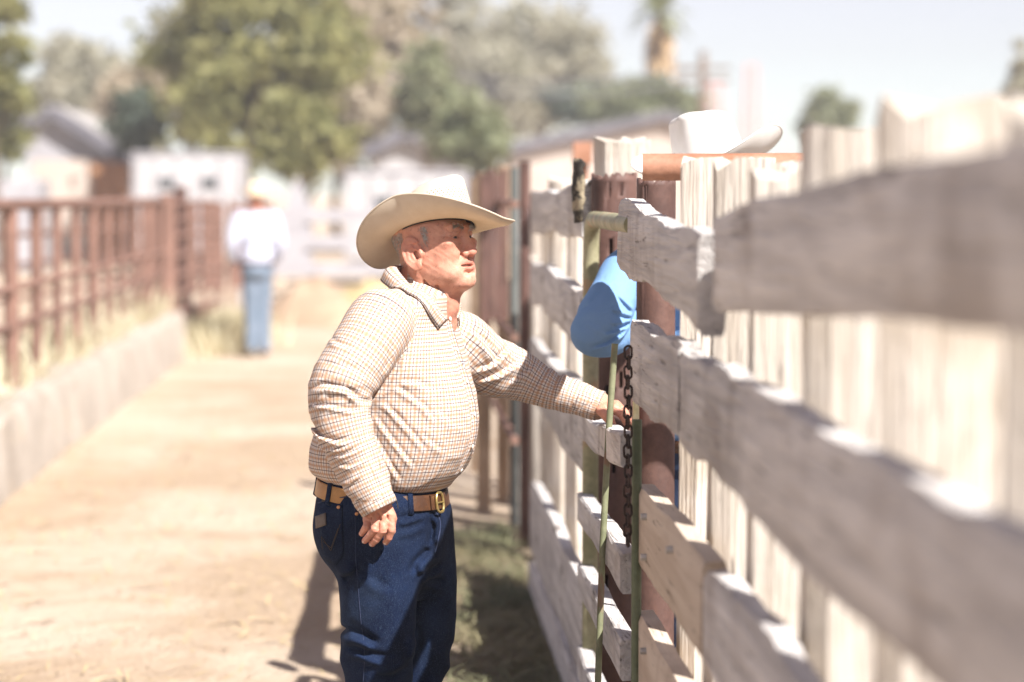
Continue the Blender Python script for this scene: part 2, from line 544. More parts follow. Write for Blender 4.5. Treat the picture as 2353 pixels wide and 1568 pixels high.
def crease(grid, line, amp, w, depth_lo, depth_hi, side=1):
    """raise a soft ridge with a groove on one side along a line on cloth (world X-Z), between two depths"""
    A = np.array([tuple(p) for p in line])
    lo = A.min(0) - 4 * w; hi = A.max(0) + 4 * w
    lo[1], hi[1] = depth_lo, depth_hi
    def fn(P):
        s, fade = stroke_d(P, line, w)
        s = s * side
        prof = np.exp(-(s / w) ** 2) - .95 * np.exp(-((s - 1.5 * w) / (.8 * w)) ** 2)
        e = np.clip(np.minimum(P[:, 1] - depth_lo, depth_hi - P[:, 1]) / .04, 0, 1)
        return -amp * prof * fade * e
    grid.op(fn, lo, hi, 0, 'plus')

# ================================================================== the setting
RND = random.Random(11)
# ground: one sheet to the horizon, finer near the lane
def make_ground():
    ys = list(np.linspace(-6, 34, 120)) + [45, 60, 90, 140, 250, 500, 1200, 2500]
    xs = [-1500, -400, -120, -50, -20, -10] + list(np.linspace(-6, 6, 60)) + [10, 20, 50, 120, 400, 1500]
    V, F = [], []
    for y in ys:
        for x in xs:
            near = max(0, 1 - abs(x) / 7) * (1 if y < 34 else 0)
            z = near * (.018 * math.sin(x * 2.1 + y * .7) * math.sin(y * 1.3 + x) + .010 * math.sin(x * 6.3 + 1) * math.sin(y * 5.1))
            V.append((x, y, z - .012))
    n = len(xs)
    for j in range(len(ys) - 1):
        for i in range(n - 1):
            F.append((j * n + i, j * n + i + 1, (j + 1) * n + i + 1, (j + 1) * n + i))
    o = mesh_obj('ground', V, F, M_ground)
    tag(o, kind='structure')
make_ground()

def scatter_blades(name, n, place, length, width, m, seed, up=1.0):
    """loose straw or grass: thin bent blades, one object nobody could count"""
    r = random.Random(seed); V, F = [], []
    for _ in range(n):
        x, y, z = place(r)
        a = r.uniform(0, 6.283); L = length * r.uniform(.5, 1.3); w = width * r.uniform(.6, 1.3)
        lean = r.uniform(.15, .75) if up > .5 else r.uniform(1.2, 1.55)
        d = Vector((math.cos(a) * math.sin(lean), math.sin(a) * math.sin(lean), math.cos(lean)))
        s = Vector((-math.sin(a), math.cos(a), 0)) * w
        p = Vector((x, y, z)); q = p + d * L * .55; e = p + d * L + Vector((d.x, d.y, -.25)) * L * .25 * (up > .5)
        k = len(V); V += [p - s, p + s, q + s * .8, q - s * .8, e]
        F += [(k, k + 1, k + 2, k + 3), (k + 3, k + 2, k + 4)]
    return mesh_obj(name, V, F, m, None, False)
tag(scatter_blades('hay_litter', 5200, lambda r: (min(.62, .58 - abs(r.gauss(0, .24))), r.uniform(6.6, 11.8), r.uniform(-.012, .025)), .12, .004, M_green_litter, 3, 0),
    'trampled greenish hay scattered along the foot of the fence', 'hay', kind='stuff')
tag(scatter_blades('straw_litter', 2600, lambda r: (r.uniform(-2.2, .6), r.uniform(6.5, 17), r.uniform(-.01, .012)), .09, .003, M_hay, 5, 0),
    'dry straw bits scattered over the dusty lane', 'straw', kind='stuff')
tag(scatter_blades('dry_grass', 7000, lambda r: (-2.28 - abs(r.gauss(0, .22)), r.uniform(12, 25.2), r.uniform(.0, .45)), .34, .008, M_dry_grass, 7),
    'dry yellow grass growing along the concrete curb under the pipe fence', 'grass', kind='stuff')
tag(scatter_blades('dry_weeds', 2400, lambda r: (-1.95 + r.gauss(0, .26), 26.6 + r.gauss(0, .9), 0), .42, .010, M_dry_grass, 8),
    'clump of tall pale dry weeds beside the brown corral gate', 'weeds', kind='stuff')

# low concrete curb under the left fence
def curb():
    V, F = [], []
    prof = [(-2.10, -.02), (-2.13, .40), (-2.17, .455), (-2.42, .46), (-2.44, -.02)]
    ys = np.linspace(8.5, 24.9, 70); r = random.Random(2)
    for y in ys:
        for (x, z) in prof:
            V.append((x + .016 * math.sin(y * 1.9 + z) + .009 * math.sin(y * 5.3 + 2), y, z + ((.014 * math.sin(y * 2.7) + .012 * math.sin(y * 6.1 + 1) + r.gauss(0, .006)) if z > 0 else 0)))
    n = len(prof)
    for j in range(len(ys) - 1):
        for i in range(n - 1):
            F.append((j * n + i, j * n + i + 1, (j + 1) * n + i + 1, (j + 1) * n + i)[::-1])
    F.append(tuple(range(n))); F.append(tuple((len(ys) - 1) * n + i for i in range(n))[::-1])
    o = mesh_obj('concrete_curb', V, F, M_concrete, None, True)
    o.data.set_sharp_from_angle(angle=rad(32))
    tag(o, 'low pale concrete curb running along the lane under the brown pipe fence', 'curb')
curb()

# ------------------------------------------------------------------ planks, posts
def plank(name, p0, p1, h, t, m, parent, seed=0, n=12, wob=.006, rag=.022, axis='y', label=None):
    """a sawn board between two end points: rounded uneven section, ragged ends"""
    r = random.Random(seed)
    p0, p1 = Vector(p0), Vector(p1)
    d = (p1 - p0).normalized()
    up = Vector((0, 0, 1)) if axis != 'z' else Vector((0, 1, 0))
    side = d.cross(up).normalized(); up = side.cross(d).normalized()
    sec = [(-.5, -.42), (-.38, -.5), (.38, -.5), (.5, -.42), (.5, 0), (.5, .42), (.38, .5), (-.38, .5), (-.5, .42), (-.5, 0)]
    V, F = [], []
    ph = [r.uniform(0, 6.28) for _ in range(6)]
    for i in range(n + 1):
        f = i / n
        c = p0.lerp(p1, f)
        w1 = wob * (math.sin(f * 7 + ph[0]) + .6 * math.sin(f * 17 + ph[1])); w2 = wob * (math.sin(f * 6 + ph[2]) + .7 * math.sin(f * 15 + ph[3]))
        for k, (a, b) in enumerate(sec):
            e = 0
            if i in (0, n): e = r.uniform(-rag, rag)
            V.append(c + side * (a * t) + up * (b * h + (w1 if b > 0 else w2) + r.gauss(0, wob * .22)) + d * e)
    q = len(sec)
    for i in range(n):
        for k in range(q):
            F.append((i * q + k, i * q + (k + 1) % q, (i + 1) * q + (k + 1) % q, (i + 1) * q + k)[::-1])
    F.append(tuple(range(q))[::-1][::-1]); F.append(tuple(n * q + k for k in range(q))[::-1])
    o = mesh_obj(name, V, F, m, parent, True)
    try: o.data.set_sharp_from_angle(angle=rad(35))
    except Exception: pass
    if label: o['label'] = label
    return o
def picket(name, x, y, top, w, dpt, yaw, m, parent, seed, lean=0.0, bottom=-.02):
    """rough upright slab: uneven section, split top with cracks cut into it"""
    r = random.Random(seed)
    ns, nz = 14, 9
    V, F = [], []
    off = [r.uniform(-.10, .10) for _ in range(ns)]
    topj = [r.uniform(-.022, .012) for _ in range(ns)]
    for j in range(nz + 1):
        f = j / nz
        for k in range(ns):
            a = 2 * math.pi * k / ns
            ca, sa = math.cos(a), math.sin(a)
            e = (abs(ca) ** 4 + abs(sa) ** 4) ** -.25
            rr = e * (1 + off[k] * .6 + .05 * math.sin(f * 5 + k * 2.1))
            lx, ly = ca * rr * w / 2, sa * rr * dpt / 2
            X = lx * math.cos(yaw) - ly * math.sin(yaw); Y = lx * math.sin(yaw) + ly * math.cos(yaw)
            z = bottom + (top - bottom) * f + (topj[k] if j == nz else 0)
            V.append((x + X + lean * f, y + Y, z))
    for j in range(nz):
        for k in range(ns):
            k2 = (k + 1) % ns
            F.append((j * ns + k, j * ns + k2, (j + 1) * ns + k2, (j + 1) * ns + k))
    V.append((x + lean, y, top - .008)); c = len(V) - 1
    for k in range(ns):
        F.append((nz * ns + k, nz * ns + (k + 1) % ns, c))
    o = mesh_obj(name, V, F, m, parent, True)
    try: o.data.set_sharp_from_angle(angle=rad(28))
    except Exception: pass
    return o
def pipe_post(name, x, y, top, r0, m, parent, seed, jag=.02, slots=(), bottom=-.02, wall=.007, open_side=None):
    """hollow torch-cut pipe with a ragged rim; slots = (angle, z, height) dark slits cut through the wall"""
    r = random.Random(seed)
    n = 40; zs = sorted(set([bottom, .3, .6, .9, 1.2, top - .02] + [s[1] + d for s in slots for d in (-s[2] / 2, s[2] / 2)]))
    zs = [z for z in zs if z < top - .01]
    V, F = [], []
    rim = [r.uniform(-jag, jag * .5) for _ in range(n)]
    rows = zs + [top]
    for j, z in enumerate(rows):
        for k in range(n):
            a = 2 * math.pi * k / n
            V.append((x + math.cos(a) * r0, y + math.sin(a) * r0, z + (rim[k] if j == len(rows) - 1 else 0)))
    for j in range(len(rows) - 1):
        for k in range(n):
            am = 2 * math.pi * (k + .5) / n; zm = (rows[j] + rows[j + 1]) / 2
            hole = any(abs((am - s[0] + math.pi) % (2 * math.pi) - math.pi) < math.pi / n * 1.01 and abs(zm - s[1]) < s[2] / 2 for s in slots)
            if hole: continue
            F.append((j * n + k, j * n + (k + 1) % n, (j + 1) * n + (k + 1) % n, (j + 1) * n + k))
    o = mesh_obj(name, V, F, m, parent, True)
    sol = o.modifiers.new('wall', 'SOLIDIFY'); sol.thickness = wall; sol.offset = -1
    return o

FX = .56           # inner face of the fence
# ------------------------------------------------------------------ near wooden fence
nf = empty('corral_fence', (FX, 4, 0))
tag(nf, 'weathered corral fence of grey rails and pale upright slabs beside the camera', 'fence')
def rail(y0, z0, y1, z1, h, x=.585, t=.048, seed=0, m=None, wob=.006, n=40, name='rail', par=None, label=None):
    o = plank(name, (x, y0, z0), (x + RND.uniform(-.004, .004), y1, z1), h, t, m or M_wood_rail, None, seed, n, wob, label=label)
    keep_parent(o, par or nf); return o
# top boards: one dips towards the lens, the next rises
rail(6.00, 1.545, 4.40, 1.480, .165, seed=1, wob=.008, label='grey split top rail with a sunlit ragged upper edge')
rail(4.16, 1.520, 1.30, 1.650, .172, x=.578, seed=2, wob=.006)
# second row
rail(5.69, 1.250, 4.74, 1.250, .185, seed=3, wob=.006)
rail(4.72, 1.243, 3.80, 1.240, .19, x=.588, seed=33, wob=.006)
rail(3.78, 1.235, 1.30, 1.245, .20, x=.575, seed=4, wob=.007)
# third row
rail(5.53, .885, 4.35, .885, .185, seed=5, m=M_wood_new, wob=.003, label='smooth tan third rail bolted at the gate end')
rail(4.32, .880, 3.00, .875, .19, seed=6, wob=.008)
rail(2.97, .875, 1.30, .880, .19, x=.588, seed=7, wob=.010)
# fourth and fifth rows
rail(5.53, .585, 4.10, .575, .185, seed=8, m=M_wood_new, wob=.003)
rail(4.08, .570, 1.40, .560, .19, seed=9, wob=.009)
rail(5.50, .275, 3.60, .270, .185, seed=10)
rail(3.55, .27, 1.40, .26, .19, seed=12)
# upright slabs behind the rails
for i, (yy, top, w) in enumerate(((5.27, 1.716, .20), (4.78, 1.708, .21), (4.20, 1.682, .22), (3.62, 1.742, .22), (3.08, 1.757, .23), (2.50, 1.735, .23), (1.95, 1.73, .23), (1.45, 1.72, .22))):
    o = picket('upright_slab', .625 + w / 2 + RND.uniform(0, .012), yy, top, w, .115, RND.uniform(-.10, .16), M_wood_picket, None, 40 + i, RND.uniform(-.01, .01))
    keep_parent(o, nf)
# rusty cut-off pipe posts that carry the rail ends
for nm, x, y, top, r0, sd, sl in (('pipe_post', .655, 7.12, 1.702, .068, 5, [(-1.9, 1.655, .05), (-1.35, 1.66, .04), (-1.75, 1.49, .05), (-1.15, 1.50, .05), (-1.6, 1.37, .04), (-2.0, 1.06, .05), (-1.3, 1.10, .05), (-1.7, .85, .05), (-1.2, .62, .05), (-1.9, .5, .05)]),
                                  ('pipe_post', .676, 6.175, 1.682, .050, 6, [(-2.2, 1.64, .05)])):
    o = pipe_post(nm, x, y, top, r0, M_rust, None, sd, .014, sl); keep_parent(o, nf)
o = picket('timber_post', .722, 7.62, 1.822, .165, .15, .05, M_wood_picket, None, 77); keep_parent(o, nf)
o['label'] = 'tall sawn timber post with a cracked pale top'
# torn blackened half pipe beside the post top
def torn_strip():
    V, F = [], []; r = random.Random(9); n, q = 16, 9
    for j in range(n + 1):
        f = j / n; z = 1.56 + f * .185
        sp = 3.0 * (.6 + .45 * math.sin(min(1, f * 1.1) * 2.6)) + r.uniform(-.12, .12)
        for k in range(q):
            a = math.pi + (k / (q - 1) - .5) * sp
            V.append((.566 + .034 * math.cos(a) - .010 * math.sin(f * 3) + r.gauss(0, .0020), 7.03 + .050 * math.sin(a), z + r.gauss(0, .004)))
    for j in range(n):
        for k in range(q - 1):
            F.append((j * q + k, j * q + k + 1, (j + 1) * q + k + 1, (j + 1) * q + k))
    o = mesh_obj('torn_metal_strip', V, F, M_black_rust, None, True)
    s = o.modifiers.new('thickness', 'SOLIDIFY'); s.thickness = .008
    keep_parent(o, nf); o['label'] = 'blackened torn curved strip at the top of the post'
torn_strip()
for (z, y) in ((.93, 5.30), (.84, 5.30), (.63, 5.30), (.54, 5.30), (.93, 4.8)):
    b = MB().tube([(.548, y, z), (.632, y, z)], .008, 8).build('bolt', M_bolt, None, True); keep_parent(b, nf)

# horizontal rusty pipe crossing behind the slabs
hp = MB()
A, B = Vector((.583, 5.62, 1.706)), Vector((2.6, 5.40, 1.715))
n = 20; V = []
hp.tube([A, A.lerp(B, .3), A.lerp(B, .7), B], .0315, 24)
o = hp.build('cross_pipe', M_rust_orange, None, True)
tag(o, 'thick orange rusty pipe lying level in front of the white hat', 'pipe')

# ------------------------------------------------------------------ pen gate of green pipe with wooden boards
gt = empty('pen_gate', (.57, 6.3, 0))
tag(gt, 'chipped pale green pipe gate with grey wooden boards, the old man leans on it', 'gate')
def gpart(mb, name, m, smooth=True, label=None):
    o = mb.build(name, m, None, smooth); keep_parent(o, gt)
    if label: o['label'] = label
    return o
GX = .575
bend = [(GX, 6.98, -.0 + .12), (GX, 6.985, .6), (GX, 6.985, 1.2), (GX, 6.983, 1.44), (GX, 6.972, 1.51), (GX, 6.94, 1.553), (GX, 6.88, 1.572), (GX, 6.6, 1.573), (GX, 6.2, 1.572), (GX, 5.75, 1.570)]
gpart(MB().tube(bend, .0235, 20), 'frame_pipe', M_green)
gpart(MB().tube([(GX - .018, 5.475, .10), (GX - .018, 5.475, 1.13)], .0115, 14), 'near_upright', M_green_dark)
gpart(MB().tube([at(1413, 790, 5.95), at(1398, 1000, 5.94), at(1385, 1250, 5.90), at(1374, 1568, 5.86), at(1366, 1840, 5.84)], .0082, 12), 'brace_rod', M_rod, label='thin bent green brace rod in front of the boards')
gpart(MB().tube([(GX + .040, 6.07, .1), (GX + .040, 6.07, 1.12)], .0085, 12), 'thin_upright', M_cream_pipe)
gpart(MB().tube([(GX, 6.98, .14), (GX, 5.50, .14)], .0225, 16), 'bottom_pipe', M_green)
for i, (z, z2, h) in enumerate(((.965, 1.050, .080), (.728, .775, .086), (.515, .572, .088), (.27, .30, .088))):
    o = plank('board', (GX - .012, 7.02, z + .004), (GX - .030, 5.50, z2), h, .046, M_wood_rail, None, 60 + i, 16, .004, .006); keep_parent(o, gt)
# chain hanging from the gate post
ch = empty('hanging_chain', (.534, 5.45, 0))
tag(ch, 'dark rusty chain hanging beside the gate boards', 'chain')
def link_mesh():
    mb = MB(); pts = []
    L, W = .0150, .0085
    for k in range(20):
        a = 2 * math.pi * k / 20
        pts.append(Vector((math.cos(a) * W, 0, math.sin(a) * W + (L - W) * (1 if math.sin(a) > 0 else -1))))
    V, F = [], []; q = 8
    for i, p in enumerate(pts):
        t = (pts[(i + 1) % 20] - pts[i - 1]).normalized(); u = Vector((0, 1, 0)); w = t.cross(u)
        for k in range(q):
            an = 2 * math.pi * k / q; V.append(p + (u * math.cos(an) + w * math.sin(an)) * .0030)
    for i in range(20):
        for k in range(q):
            F.append((i * q + k, i * q + (k + 1) % q, ((i + 1) % 20) * q + (k + 1) % q, ((i + 1) % 20) * q + k))
    me = bpy.data.meshes.new('chain_link'); me.from_pydata([tuple(v) for v in V], [], F); me.update()
    me.polygons.foreach_set('use_smooth', np.ones(len(me.polygons), dtype=bool)); me.materials.append(M_chain)
    return me
lm = link_mesh()
for i in range(20):
    z = 1.285 - i * .0225
    p = (.534 + .001 * math.sin(i * 1.7), 5.45 + .001 * math.sin(i), z)
    o = bpy.data.objects.new('chain_link', lm); o.location = p; o.rotation_euler = (0, .05 * math.sin(i * 2.3), rad(90 * (i % 2) + 12))
    link(o); keep_parent(o, ch)

# ------------------------------------------------------------------ the fence beyond the gate
ff = empty('plank_fence', (FX, 8.5, 0))
tag(ff, 'grey plank fence beyond the green gate with sunlit board edges', 'fence')
for i, (y0, z0, y1, z1, h) in enumerate(((7.12, 1.60, 9.85, 1.565, .155), (7.10, 1.275, 9.9, 1.285, .17), (7.08, .935, 9.9, .925, .24), (7.08, .33, 9.85, .33, .29), (7.1, .08, 9.9, .08, .14))):
    rail(y0, z0, y1, z1, h, x=.585, t=.05, seed=80 + i, wob=.010, n=16, par=ff)
for i, y in enumerate((7.9, 8.8, 9.8)):
    o = picket('fence_post', .70, y, 1.55 + .08 * i, .12, .13, .2 * i, M_wood_picket, None, 95 + i); keep_parent(o, ff)
for i in range(7):
    o = picket('back_slab', .80 + RND.uniform(-.03, .03), 10.6 + i * .50, 1.42 + RND.uniform(-.12, .05), .15, .12, RND.uniform(-.4, .4), M_wood_picket, None, 120 + i); keep_parent(o, ff)

# brown pipe pen farther along the fence line
pp = empty('brown_pipe_pen', (.6, 13, 0))
tag(pp, 'rusty brown panel pen on pale posts standing behind the old man', 'pen')
for i, (p_, Y, top, r, m_) in enumerate(((1112, 12.6, 1.76, .040, M_mound), (1156, 12.9, 1.80, .036, M_mound), (1206, 11.3, 1.80, .026, M_rust), (1098, 14.4, 1.74, .05, M_mound))):
    x = at(p_, 500, Y).x
    o = MB().tube([(x, Y, -.02), (x, Y, top)], r, 14).build('pen_post', m_, None, True); keep_parent(o, pp)
for k in range(4):
    x = at(1110 + k * 15.5, 500, 12.7).x
    o = MB().box((x, 12.55, 1.36 + .03 * (k % 2)), (.033, .03, .78)).build('panel_board', M_rust); keep_parent(o, pp)
for z in (.50, .98, 1.60):
    o = MB().tube([(.57, 11.2, z), (.56, 12.5, z + .01), (.555, 14.4, z)], .020, 10).build('pipe_rail', M_rust_far, None, True); keep_parent(o, pp)
x = at(1182, 500, 12.0).x
o = MB().tube([(x, 12.0, -.02), (x, 12.0, 1.78)], .022, 14).build('teal_pipe_post', patchy('faded_teal_paint', (.10, .11, .105), (.16, .17, .16), 5, .6, .1, .003, 40), None, True)
tag(o, 'single faded grey green pipe post beside the brown pen', 'post')
o = MB().box(at(1338, 352, 11.0), (.085, .06, .10)).tube([at(1338, 365, 11.05) - Vector((0, 0, 0)), Vector((at(1338, 365, 11.05).x, 11.05, -.02))], .03, 10).build('short_rust_post', M_rust_orange, None, False)
tag(o, 'far orange rusty post top peeking out beside the tall timber post', 'post')

# ------------------------------------------------------------------ left pipe fence
lf = empty('pipe_fence', (-2.3, 18, 0))
tag(lf, 'reddish brown steel pipe fence on the concrete curb along the lane', 'fence')
def lpart(mb, name, m=None, label=None):
    o = mb.build(name, m or M_rust_far, None, True); keep_parent(o, lf)
    return o
lpart(MB().tube([(-2.33, 11.5, 1.585), (-2.33, 24.8, 1.585)], .038, 12), 'top_rail')
lpart(MB().tube([(-2.33, 11.5, 1.07), (-2.33, 24.8, 1.07)], .026, 10), 'middle_rail')
lpart(MB().tube([(-2.33, 11.5, .84), (-2.33, 24.8, .84)], .026, 10), 'middle_rail')
yy = 11.9; i = 0
while yy < 24.6:
    r = .046 if i % 4 == 3 else .032
    lpart(MB().tube([(-2.335, yy, .44 if i % 4 else .3), (-2.335, yy, 1.57)], r, 12), 'fence_post'); yy += 1.02; i += 1
o = MB().tube([(-2.30, 24.9, -.02), (-2.30, 24.9, 1.66)], .07, 14).build('gate_post', M_rust_far, None, True)
keep_parent(o, lf)
x = at(415, 500, 25.6).x
o = MB().tube([(x, 25.6, -.02), (x, 25.6, 1.70)], .055, 14).tube([(x, 25.6, 1.58), (x, 25.6, 1.74)], .075, 14).build('latch_post', M_rust, None, True)
tag(o, 'dark rusty latch post with a thick cap at the swung corral gate', 'post')
# second row of the corral behind it
lf2 = empty('rear_pipe_fence', (-4.2, 20, 0))
tag(lf2, 'second brown pipe fence seen through the posts of the first', 'fence')
for z in (.30, .62, .95, 1.25):
    o = MB().tube([(-4.6, 15, z), (-2.9, 33, z)], .03, 10).build('pipe_rail', M_rust_far, None, True); keep_parent(o, lf2)
for i in range(8):
    y = 15.2 + i * 2.5; x = -4.6 + (y - 15) * 1.7 / 18
    o = MB().tube([(x, y, -.02), (x, y, 1.5)], .04, 10).build('fence_post', M_rust_far, None, True); keep_parent(o, lf2)
# swung corral gate
cg = empty('corral_gate', (-2.2, 25, 0))
tag(cg, 'brown steel corral gate with close bars swung open past the curb', 'gate')
a, b = Vector((-2.24, 24.95, 0)), Vector((-1.98, 27.6, 0))
for z in (.18, .42, .62, .82, 1.02, 1.22, 1.40, 1.56):
    o = MB().tube([a + Vector((0, 0, z)), b + Vector((0, 0, z))], .03 if z in (.18, 1.56) else .022, 10).build('gate_bar', M_rust_far, None, True); keep_parent(o, cg)
for f in (0, .33, .66, 1):
    p = a.lerp(b, f); o = MB().tube([p + Vector((0, 0, .1)), p + Vector((0, 0, 1.58))], .032, 10).build('gate_upright', M_rust_far, None, True); keep_parent(o, cg)
o = MB().box((a + b) / 2 + Vector((0, 0, .30)), (.012, 2.6, .34), Matrix.Rotation(-math.atan2(b.x - a.x, b.y - a.y), 3, 'Z')).build('kick_panel', M_rust_far); keep_parent(o, cg)
# far panel of mesh beyond the gate
fp = empty('mesh_panel_fence', (-2.2, 32, 0))
tag(fp, 'far reddish steel panel fence behind the man in the white shirt', 'fence')
for k in range(5):
    x0 = -2.95 + k * .27; Y = 29.5 + k * .9
    o = MB().box((x0 + .13, Y, .98), (.255, .02, 1.12)).build('panel', M_rust_far); keep_parent(o, fp)
    o = MB().tube([(x0, Y - .03, -.02), (x0, Y - .03, 1.6)], .025, 8).build('panel_post', M_rust_far, None, True); keep_parent(o, fp)

# ------------------------------------------------------------------ buildings and vehicles behind
def P3(px, py, Y): return at(px, py, Y)
# gabled shed on the left, end wall towards the lane
def gable_house(name, label, px0, px1, pxr, py_ridge, py_eave0, py_eave1, Y, depth, wall, door=None, over=.35):
    root = empty(name, (P3((px0 + px1) / 2, 450, Y).x, Y, 0)); tag(root, label, 'house')
    x0, x1, xr = P3(px0, 450, Y).x, P3(px1, 450, Y).x, P3(pxr, 450, Y).x
    zr, z0, z1 = P3(pxr, py_ridge, Y).z, P3(px0, py_eave0, Y).z, P3(px1, py_eave1, Y).z
    prof = [(x0, -.1), (x1, -.1), (x1, z1), (xr, zr), (x0, z0)]
    V = [(x, Y, z) for x, z in prof] + [(x, Y + depth, z) for x, z in prof]
    F = [(0, 1, 2, 3, 4), (9, 8, 7, 6, 5)] + [(i, 5 + i, 5 + (i + 1) % 5, (i + 1) % 5) for i in range(5)]
    o = mesh_obj('wall', V, F, wall, None, False); keep_parent(o, root)
    for (xa, za, xb, zb) in ((x0, z0, xr, zr), (xr, zr, x1, z1)):
        dx, dz = xb - xa, zb - za; L = math.hypot(dx, dz); ux, uz = dx / L, dz / L
        if xa == x0: A0 = (xa - ux * over, za - uz * over); B0 = (xb, zb)
        else: A0 = (xa, za); B0 = (xb + ux * over, zb + uz * over)
        nx, nz = -uz, ux
        V = []
        for y in (Y - over, Y + depth + over):
            for (x, z, s) in ((A0[0], A0[1], .02), (B0[0], B0[1], .02), (B0[0], B0[1], .22), (A0[0], A0[1], .22)):
                V.append((x + nx * s, y, z + nz * s))
        o = mesh_obj('roof', V, [(0, 1, 2, 3), (7, 6, 5, 4), (0, 4, 5, 1), (1, 5, 6, 2), (2, 6, 7, 3), (3, 7, 4, 0)], M_roof, None, False); keep_parent(o, root)
        V = []
        for y in (Y - over - .06, Y - over - .005):
            for (x, z, s) in ((A0[0], A0[1], -.10), (B0[0], B0[1], -.10), (B0[0], B0[1], .20), (A0[0], A0[1], .20)):
                V.append((x + nx * s, y, z + nz * s))
        f = mesh_obj('fascia', V, [(0, 1, 2, 3), (7, 6, 5, 4), (0, 4, 5, 1), (1, 5, 6, 2), (2, 6, 7, 3), (3, 7, 4, 0)], M_dark_trim, None, False); keep_parent(f, root)
    if door:
        d0, d1, dt = P3(door[0], 450, Y).x, P3(door[1], 450, Y).x, P3(door[0], door[2], Y).z
        n = 4
        for k in range(n):
            xa = d0 + (d1 - d0) * k / n; xb = d0 + (d1 - d0) * (k + .96) / n
            o = MB().box(((xa + xb) / 2, Y - .05, dt / 2), (xb - xa, .08, dt)).build('door_board', M_orange_door); keep_parent(o, root)
    return root, (x0, x1, xr, z0, z1, zr)
gable_house('gabled_house', 'pale gabled house with a grey roof and an orange wooden door', 62, 300, 118, 258, 290, 372, 62, 8, M_grey_wall, (205, 298, 372))
# white annex wall lit by the sun next to the door
o = MB().box((P3(135, 450, 60).x, 60.6, P3(135, 368, 60).z / 2), (P3(200, 450, 60).x - P3(72, 450, 60).x, .9, P3(135, 368, 60).z)).build('cream_lean_to', M_cream_wall)
tag(o, 'sunlit cream lean-to built against the gabled house', 'shed')
o = MB().box((P3(20, 450, 52).x, 53, P3(20, 412, 52).z / 2), (P3(72, 450, 52).x - P3(-60, 450, 52).x, 2, P3(20, 412, 52).z)).build('low_white_shed', M_grey_wall, None, False, .05)
tag(o, 'low pale shed at the left edge of the view', 'shed')

def stock_trailer(name, label, px0, px1, py_top, Y, depth, wall, ribs=6):
    root = empty(name, (P3((px0 + px1) / 2, 450, Y).x, Y, 0)); tag(root, label, 'trailer')
    x0, x1 = P3(px0, 450, Y).x, P3(px1, 450, Y).x; zt = P3(px0, py_top, Y).z
    o = MB().box(((x0 + x1) / 2, Y + depth / 2, (zt + .45) / 2), (x1 - x0, depth, zt - .45)).build('body', wall, None, False, .08); keep_parent(o, root)
    o = MB().box(((x0 + x1) / 2, Y + depth / 2, zt + .03), (x1 - x0 + .06, depth + .06, .06)).build('roof', M_grey_wall, None, False, .02); keep_parent(o, root)
    for k in range(ribs + 1):
        x = x0 + (x1 - x0) * k / ribs
        o = MB().box((x, Y - .02, (zt + .45) / 2), (.05, .04, zt - .5)).build('rib', M_grey_wall); keep_parent(o, root)
    for k in range(1, ribs, 2):
        x = x0 + (x1 - x0) * (k + .5) / ribs
        o = MB().box((x, Y - .015, zt - .55), ((x1 - x0) / ribs * .6, .03, .22)).build('window', M_glass); keep_parent(o, root)
    for f in (.42, .56):
        x = x0 + (x1 - x0) * f
        o = MB().tube([(x, Y + .02, .36), (x, Y + .24, .36)], .36, 18).build('tyre', M_tyre, None, True); keep_parent(o, root)
    o = MB().box(((x0 + x1) / 2, Y + depth / 2, .52), (x1 - x0 - .1, depth - .2, .16)).build('chassis', M_dark_trim); keep_parent(o, root)
    return root
stock_trailer('white_trailer', 'long white stock trailer parked behind the pipe fence', 308, 556, 356, 48, 2.2, M_white_wall, 5)
stock_trailer('white_horse_trailer', 'white horse trailer parked behind the old man', 795, 1075, 398, 44, 2.2, M_white_wall, 5)
gable_house('white_barn', 'small white barn with a pale roof above the horse trailer', 862, 1075, 930, 312, 345, 372, 70, 7, M_white_wall)
gable_house('pale_bungalow', 'pale bungalow with a grey pointed roof beyond the fence', 1180, 1640, 1530, 268, 345, 318, 78, 9, M_cream_wall, None, .3)
# white board fence across the end of the lane
wf = empty('pale_board_fence', (-.5, 36, 0)); tag(wf, 'pale grey board fence across the far end of the lane', 'fence')
for z in (.55, .95, 1.35):
    o = MB().box((.2, 36, z), (5.0, .04, .20)).build('board', M_grey_wall); keep_parent(o, wf)
for k in range(6):
    o = MB().box((-2.2 + k * .96, 36.09, .75), (.12, .12, 1.55)).build('post', M_grey_wall); keep_parent(o, wf)
o = MB().add([P3(640, 620, 40), P3(712, 620, 40), P3(705, 470, 40), P3(682, 405, 40), P3(660, 450, 40)] + [p + Vector((0, .7, 0)) for p in (P3(640, 620, 40), P3(712, 620, 40), P3(705, 470, 40), P3(682, 405, 40), P3(660, 450, 40))],
             [(0, 1, 2, 3, 4), (9, 8, 7, 6, 5)] + [(i, 5 + i, 5 + (i + 1) % 5, (i + 1) % 5) for i in range(5)]).build('stacked_tarp', M_grey_wall)
for v in o.data.vertices:
    if v.co.z < .4: v.co.z = -.02
tag(o, 'grey tarpaulin draped over a tall stack beside the pale board fence', 'tarp')
